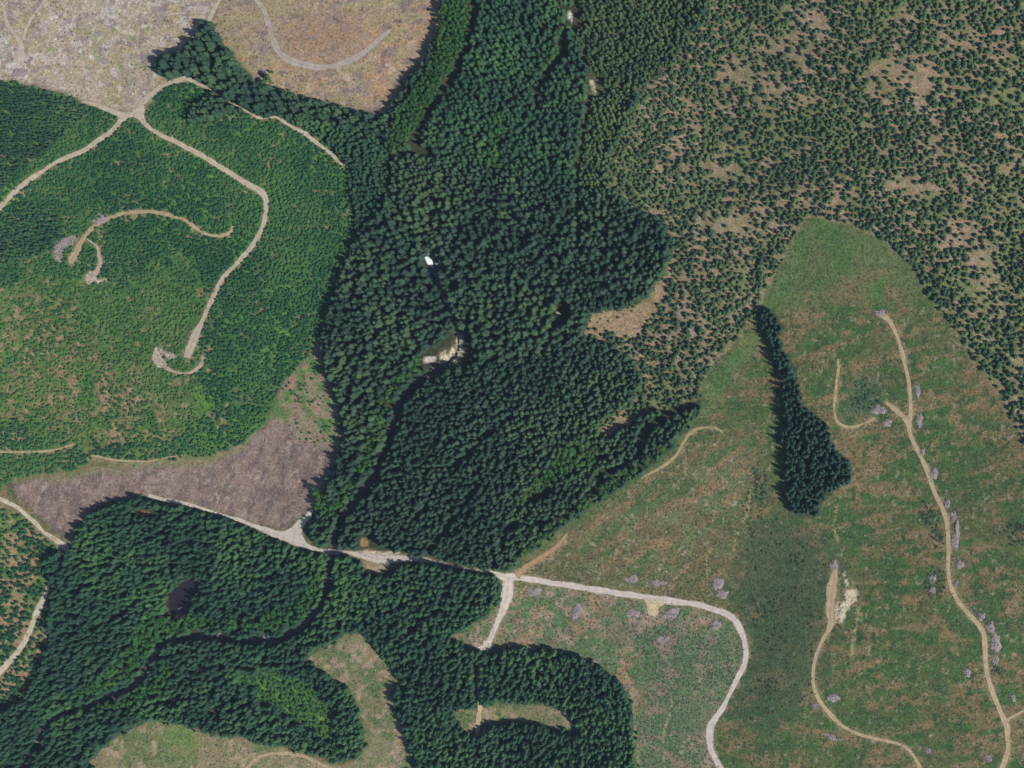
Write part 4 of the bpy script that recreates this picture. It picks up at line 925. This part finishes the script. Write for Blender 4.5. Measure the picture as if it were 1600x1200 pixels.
n3 = low_plants(left & ~mF2 & ~mF3, 2.6, .5, sm(nz(18, 119), .5, .7) * .5 + .5 * sm(nz(18, 142), .48, .62) * hf(fill(C6, 3, 76) | fill(C7, 3, 75) | mH1), (.4, 1.0), 603, 'clearcut_shrubs', sh_mesh, 'sparse green shrubs on the tan western and bottom clearcuts', 'shrubs')
n4 = low_plants((mF1 | mF2 | mF3 | mT1) & ~mF4, 4.5, .7, None, (.6, 1.6), 604, 'forest_undergrowth', sh_mesh, 'green undergrowth on the forest floor between the trees', 'undergrowth')
pm_ = np.zeros((RH, RW), bool)
for _, _, poly, _ in PADS + BARE: pm_ |= fill([(x + (x - np.mean([p_[0] for p_ in poly])) * .12, y + (y - np.mean([p_[1] for p_ in poly])) * .12) for x, y in poly])
re_ = np.zeros((RH, RW), bool); ri_ = np.zeros((RH, RW), bool)
for s_ in road_s: stamp(re_, s_, 1.0); stamp(ri_, s_, -1.6)
low_plants(pm_ | (re_ & ~ri_), 1.7, .34, .3 + .7 * sm(nz(10, 309), .45, .62), (.25, .75), 608, 'roadside_weeds', sh_mesh, 'small weeds and grass tufts growing into road edges and bare pads', 'weeds', .6, False, .3)
br_mesh = [mesh('brush', *shrub_parts(s_ + 40), [MAT['brush']]) for s_ in range(4)]
RB = fill([(1436,780),(1474,800),(1478,872),(1455,850)], 12, 240) | fill([(1444,884),(1476,888),(1482,928),(1440,934)], 10, 241) | fill([(1484,760),(1476,742),(1486,780),(1490,796)], 6, 242) | fill([(1543,1030),(1562,1036),(1566,1060),(1548,1056)], 8, 243) | fill([(1560,820),(1620,800),(1620,850),(1570,850)], 14, 244) | fill([(1300,975),(1330,965),(1310,990),(1290,1025)], 6, 245) | fill([(1180,700),(1200,760),(1200,820),(1160,840),(1165,760)], 14, 246)
n5 = low_plants((fill(V, 40, 62) | fill(HOL, 14, 63) | RB) & right, 2.3, .8, np.clip((hf(blur(VM, 28)) * .5 + hf(blur(fill(HOL, 14, 63), 8)) * .8 - .12 + hf(blur(RB, 6))) * (.2 + .9 * sm(nz(34, 109), .4, .62)), 0, 1), (.5, 1.7), 607, 'dark_brush', br_mesh, 'dark waist-high brush in the gully between the main road and the bare strip', 'brush', 1.0)
print('LOW', n5, n1, n2, n3, n4)

def log_mesh(seed, L=4.0, r=.2):
    q = np.random.default_rng(seed)
    v, f = tube([(0, 0, -L / 2), (q.normal(0, .04), q.normal(0, .04), 0), (0, 0, L / 2)], [r, r * .85, r * .55], 6)
    f.append(tuple(range(5, -1, -1)))
    v = v[:, [2, 0, 1]]
    return mesh('log', v, f, [MAT['log']], smooth=False)
LOGS = [log_mesh(s, 4.0, .16 + .03 * s) for s in range(4)]
deb = (fill(C1, 3, 67) | fill(C2, 3, 68) | fill(C3, 3, 70) | fill(C5, 4, 73) | fill(C6, 3, 76) | fill(C7, 3, 75) | mH1) & ~mF2 & ~mF3
p = np.vstack([scatter(deb, 2.9, (1, 1), (.35, 1.1), 605, .5, use_gap=False), scatter(right, 6, (1, 1), (.3, .9), 606, .35, dens=sm(nz(40, 105), .4, .6), use_gap=False)])
q = np.random.default_rng(606); n = len(p)
cloud('woody_debris', (ground(p[:, 0], p[:, 1], .12), np.stack([q.normal(0, .05, n), q.normal(0, .08, n), q.uniform(0, 6.28, n)], -1), np.stack([p[:, 3], p[:, 3] * 1.2, p[:, 3] * 1.2], -1), q.integers(0, 4, n)), LOGS, 'pale broken branches and logs strewn over the clearcuts', 'debris')

# ------------------------------------------------------------------ slash piles
PILES = [(1434,610,4,13,0,'beside the eastern road above the spur junction, upper one'),(1437,655,4.5,13,0,'beside the eastern road just north of the spur junction'),(1442,706,4,6,0,'east of the road just below the spur junction'),(1459,741,5,10,-20,'east of the road between junction and steep bend'),(1480,788,4,7,0,'small one east of the road in the middle stretch'),
 (1491,808,4,9,0,'upper end of the long row east of the road'),(1494,846,5.5,22,-3,'longest one in the row east of the road'),(1500,882,6,7,0,'lower end of the long row east of the road'),(1457,905,4.5,8,0,'west of the road, upper of two'),(1458,922,5,5,0,'west of the road, lower of two'),(1495,911,4,4,0,'small round one tight against the eastern road'),
 (1533,964,6,6,0,'east of the road at the lower bend, topmost'),(1549,982,6,11,10,'large one at the lower bend, second from top'),(1555,1004,7,15,0,'largest pink-grey one at the lower bend'),(1556,1030,4,9,-10,'tail end below the large lower-bend heap'),(1375,640,11,7,5,'at the end of the hilltop spur'),(1386,661,7,5,20,'just south of the hilltop spur'),(1376,488,9,4,10,'at the top end of the eastern road'),
 (1303,886,5,10,5,'at the head of the bare strip'),(1301,1091,8,6,0,'inside the curve of the south-eastern track'),(1300,1152,8,4,-20,'outside the curve of the south-eastern track'),(1273,1104,3,3.5,0,'small one west of the south-eastern track'),(1511,1051,5,6,0,'west of the road below the lower bend'),(1583,1091,4,6,0,'above the side track at lower right'),(1545,1184,5,5,0,'near the bottom right corner'),(1450,1173,4,4,0,'small one by the bottom edge'),
 (988,905,10,6,0,'north of the main road, westernmost'),(1028,911,11,5,0,'north of the main road, second from west'),(1121,913,7,9,0,'north of the main road bend, upper'),(1127,929,8,6,0,'north of the main road bend, lower'),(990,958,11,6,0,'west of the cream pull-out'),(1046,960,12,8,10,'east of the cream pull-out'),(1119,978,8,7,0,'inside the main road bend'),(903,955,6,13,-25,'in the southern clearcut west part'),(832,924,11,7,0,'south of the valley junction road'),
 (155,339,12,8,0,'beside the hooked plantation track'),(98,380,16,6,35,'west of the hooked track head'),(167,405,5,8,0,'east of the broken bare track'),(1037,1000,8,5,0,'middle of the southern clearcut'),(30,112,12,6,0,'on the corner landing at top left')]
twig = [log_mesh(40 + s, 3.0, .09) for s in range(3)]
def heap_mesh(rx, ry, hh, seed):
    q = np.random.default_rng(seed); V, F = [], []
    nr, na = 7, 22
    lob = q.uniform(.5, 1.4, na); lob = (lob + np.roll(lob, 1)) / 2
    for i in range(nr):
        t = i / (nr - 1)
        for j in range(na):
            a = j * 6.2832 / na; r = (1 - t) * lob[j] + .02
            z = hh * (1 - (1 - t) ** 2.2) * q.uniform(.75, 1.15) - (.35 if i == 0 else 0)
            V.append((math.cos(a) * rx * r + q.normal(0, .12), math.sin(a) * ry * r + q.normal(0, .12), z))
    for i in range(nr - 1):
        for j in range(na):
            j2 = (j + 1) % na; F.append((i * na + j, i * na + j2, (i + 1) * na + j2, (i + 1) * na + j))
    F.append(tuple(range((nr - 1) * na, nr * na)))
    return mesh('heap', V, F, [MAT['slash']])
def sticks_mesh(rx, ry, hh, seed, n):
    q = np.random.default_rng(seed); V, F = [], []
    for _ in range(n):
        a = q.uniform(0, 6.28); r = math.sqrt(q.random()) * 1.3; x, y = math.cos(a) * r * rx, math.sin(a) * r * ry
        z = hh * max(0, 1 - r ** 2.2) * .95 + q.uniform(.05, .4); L = q.uniform(.6, 2.0); w = q.uniform(.06, .16); b = q.uniform(0, 6.28); e = q.normal(0, .25)
        dx, dy, dz = math.cos(b) * L, math.sin(b) * L, e * L; nx_, ny_ = -math.sin(b) * w, math.cos(b) * w; o = len(V)
        z = max(z, .25)
        V += [(x - dx + nx_, y - dy + ny_, z - dz), (x - dx - nx_, y - dy - ny_, z - dz), (x - dx, y - dy, z - dz + w * 1.6), (x + dx + nx_ * .5, y + dy + ny_ * .5, z + dz), (x + dx - nx_ * .5, y + dy - ny_ * .5, z + dz), (x + dx, y + dy, z + dz + w)]
        F += [(o, o + 3, o + 5, o + 2), (o + 1, o + 2, o + 5, o + 4), (o, o + 1, o + 4, o + 3), (o, o + 2, o + 1), (o + 3, o + 4, o + 5)]
    return mesh('branches', V, F, [MAT['log']])
for i, (x, y, rx, ry, rz, where) in enumerate(PILES):
    rx, ry = rx * 1.2, ry * 1.15; hh = .13 * min(rx, ry) * S + .3
    root = bpy.data.objects.new('slash_pile', None); put(root)
    root.location = ground(x, y, .02); root.rotation_euler = (0, 0, math.radians(rz))
    tag(root, 'grey heap of logging slash ' + where, 'slash pile', 'slash piles beside the tracks')
    obj('heap', heap_mesh(rx * S, ry * S, hh, 700 + i), root)
    obj('branches', sticks_mesh(rx * S, ry * S, hh, 800 + i, int(16 + rx * ry * .6)), root, kind='stuff')
    q = np.random.default_rng(900 + i)
    for k in range(int(4 + min(rx * ry / 14, 7))):
        lg = obj('log', LOGS[k % 4], root); a = q.uniform(0, 6.28); r = q.uniform(0, .8)
        lg.location = (math.cos(a) * r * rx * S, math.sin(a) * r * ry * S, hh * (1 - r ** 2.2) + .3)
        lg.rotation_euler = (0, q.normal(0, .2), q.uniform(0, 6.28)); s_ = q.uniform(.5, 1.0); lg.scale = (s_, 1.2, 1.2)

# ------------------------------------------------------------------ creek boulders, waterfall, snags, bridge
def rock_mesh(seed):
    q = np.random.default_rng(seed); V, F = [], []
    na, nr = 8, 5
    for i in range(nr):
        ph = -.5 + 1.9 * i / (nr - 1)
        for j in range(na):
            a = j * 6.2832 / na; r = math.cos(ph) * q.uniform(.8, 1.15)
            V.append((r * math.cos(a), r * math.sin(a) * .8, math.sin(ph) * .7 * q.uniform(.9, 1.1)))
    for i in range(nr - 1):
        for j in range(na):
            j2 = (j + 1) % na; F.append((i * na + j, i * na + j2, (i + 1) * na + j2, (i + 1) * na + j))
    F.append(tuple(range((nr - 1) * na, nr * na)))
    return mesh('boulder', V, F, [MAT['rock']])
ROCK = [rock_mesh(s) for s in range(5)]
q = np.random.default_rng(33)
REACH = [((246, 268), (996, 1014), 9, 'pale boulder below the upper creek bend'), ((190, 216), (1062, 1082), 8, 'pale boulder below the creek rapids'), ((318, 345), (982, 992), 14, 'pale boulder on the creek bank at the upper bend'), ((222, 248), (1020, 1062), 14, 'pale boulder in the rapids of the lower creek'), ((62, 82), (1120, 1160), 10, 'pale boulder where the creek nears the lower-left corner'), ((410, 445), (988, 996), 9, 'pale stone along the wide creek reach'), ((666, 690), (395, 445), 7, 'pale boulder beside the plunge pool'), ((690, 722), (535, 570), 7, 'pale boulder on the creekside gravel bar')]
NTH = ['uppermost', 'second', 'third', 'fourth', 'fifth', 'sixth', 'seventh', 'eighth', 'ninth', 'tenth', 'eleventh', 'twelfth', 'thirteenth', 'fourteenth']
for (xa, xb), (ya, yb), n, lb in REACH:
    near = creek_s[(creek_s[:, 0] >= xa) & (creek_s[:, 0] <= xb) & (creek_s[:, 1] >= ya - 6) & (creek_s[:, 1] <= yb + 6)]
    for k in range(n):
        c = near[min(len(near) - 1, int((k + .5) * len(near) / n))]
        b = obj('boulder', ROCK[q.integers(0, 5)], label=NTH[k] + ' going downstream, ' + lb, cat='boulder', group='boulders along the creek')
        s_ = q.uniform(.8, 1.8); b.location = ground(c[0] + q.uniform(-6, 6), c[1] + q.uniform(-5, 5), .45); b.scale = (s_, s_, s_); b.rotation_euler = (0, 0, q.uniform(0, 6.28))

# waterfall: an uneven sheet of white water that drops over a ledge into the pool
V, F = [], []
nu, nv = 9, 14
top_z = 6.0
a0, a1 = np.array([665.5, 398.0]), np.array([673.5, 414.0])
for j in range(nv):
    t = j / (nv - 1); c = a0 + (a1 - a0) * t; w = 2.0 + 4.2 * min(1, t * 2.2)
    for i in range(nu):
        u = -1 + 2 * i / (nu - 1); dz = top_z * (1 - t) ** 1.5 * (1 - .12 * u * u) + .9 + q.normal(0, .16)
        V.append(ground(c[0] + u * w + q.normal(0, .12), c[1] + u * 1.2, dz if 0 < i < nu - 1 else -.3))
for j in range(nv - 1):
    for i in range(nu - 1): F.append((j * nu + i, (j + 1) * nu + i, (j + 1) * nu + i + 1, j * nu + i + 1))
wf = bpy.data.objects.new('waterfall', None); put(wf); tag(wf, 'small white waterfall pouring into the dark pool in the central forest', 'waterfall')
obj('falling_water', mesh('falling_water', V, F, [MAT['foam']], smooth=True), wf)
lv, lf = [], []
led = [(658,392),(664,389),(672,391),(674,398),(668,400),(660,399)]
for (x, y) in led: lv.append(ground(x, y, -.5))
for (x, y) in led: lv.append(ground(x + q.normal(0, .3), y, 6.2 + q.normal(0, .3)))
m_ = len(led)
for j in range(m_): lf.append((j, (j + 1) % m_, m_ + (j + 1) % m_, m_ + j))
lf.append(tuple(range(m_, 2 * m_)))
obj('rock_ledge', mesh('rock_ledge', np.array(lv), lf, [MAT['rock']]), wf)

def snag(x, y, h, lb):
    root = bpy.data.objects.new('dead_tree', None); put(root); root.location = ground(x, y, -.1); tag(root, lb, 'dead tree', 'dead standing trees')
    v, f = tube([(0, 0, -.5), (.15, .1, h * .5), (.3, .05, h)], [.38, .26, .07], 7)
    obj('trunk', mesh('trunk', v, f, [MAT['log']], smooth=True), root)
    r_ = np.random.default_rng(int(x))
    for k in range(6):
        a = r_.uniform(0, 6.28); z = h * r_.uniform(.45, .95); L = r_.uniform(.8, 1.8)
        v, f = tube([(.2, .07, z), (.2 + math.cos(a) * L * .6, .07 + math.sin(a) * L * .6, z + .25), (.2 + math.cos(a) * L, .07 + math.sin(a) * L, z + .4)], [.08, .05, .02], 5)
        obj('branch', mesh('branch', v, f, [MAT['log']]), root)
snag(284, 949, 11, 'bleached dead tree standing in the dark pond')
snag(713, 461, 14, 'grey dead tree south-east of the waterfall pool')
snag(785, 338, 13, 'pale dead tree in the northern central forest')
snag(905, 332, 13, 'grey dead tree beside the old forest road')

# bridge where the main road crosses the creek
bx_, by_ = 522.5, 861.5
c = ground(bx_, by_, 0); e1, e2 = ground(513, 859.5, .2), ground(532, 863.5, .2)
ang = math.atan2(e2[1] - e1[1], e2[0] - e1[0]); zb = max(e1[2], e2[2]) + .25; BL_ = float(np.hypot(*(e2 - e1)[:2]))
br = bpy.data.objects.new('bridge', None); put(br); br.location = (c[0], c[1], zb); br.rotation_euler = (0, 0, ang); tag(br, 'short timber-decked bridge carrying the main road over the creek', 'bridge')
def box(x0, x1, y0, y1, z0, z1):
    return [(x0, y0, z0), (x1, y0, z0), (x1, y1, z0), (x0, y1, z0), (x0, y0, z1), (x1, y0, z1), (x1, y1, z1), (x0, y1, z1)], [(3, 2, 1, 0), (4, 5, 6, 7), (0, 1, 5, 4), (1, 2, 6, 5), (2, 3, 7, 6), (3, 0, 4, 7)]
np_ = 22; pw = BL_ / np_
pm = mesh('plank', *box(-pw * .47, pw * .47, -2.6, 2.6, 0, .12), [MAT['deck']])
for k in range(np_):
    o = obj('plank', pm, br); o.location = (-BL_ / 2 + (k + .5) * pw, 0, 0)
for s in (-1, 1):
    o = obj('girder', mesh('girder', *box(-BL_ / 2, BL_ / 2, s * 1.6 - .25, s * 1.6 + .25, -.9, -.01), [MAT['steel']]), br)
    o = obj('guard_rail', mesh('guard_rail', *box(-BL_ / 2, BL_ / 2, s * 2.35 - .12, s * 2.35 + .12, .45, .75), [MAT['deck']]), br)
    for k in range(5):
        xx = -BL_ / 2 + (k + .5) * BL_ / 5
        obj('rail_post', mesh('rail_post', *box(xx - .1, xx + .1, s * 2.35 - .1, s * 2.35 + .1, .121, .449), [MAT['deck']]), br)

# ------------------------------------------------------------------ thin blue summer air between the aeroplane and the ground
hx0, hy0 = -480 - 130, -360 - 130
bv, bf = box(-hx0 * -1 - 60, -hx0 + 60, hy0 - 60, -hy0 + 60, -3.0, H + 20)
hm = bpy.data.materials.new('summer haze'); hm.use_nodes = True
hn = hm.node_tree.nodes; hn.clear()
ho = hn.new('ShaderNodeOutputMaterial'); hv = hn.new('ShaderNodeVolumePrincipled')
hv.inputs['Color'].default_value = (.50, .72, 1.0, 1); hv.inputs['Density'].default_value = HAZE
hv.inputs['Anisotropy'].default_value = 0.0
hm.node_tree.links.new(hv.outputs[0], ho.inputs['Volume'])
obj('haze', mesh('haze', bv, bf, [hm]), label='thin bluish summer haze filling the air above the forest', cat='haze', kind='stuff')
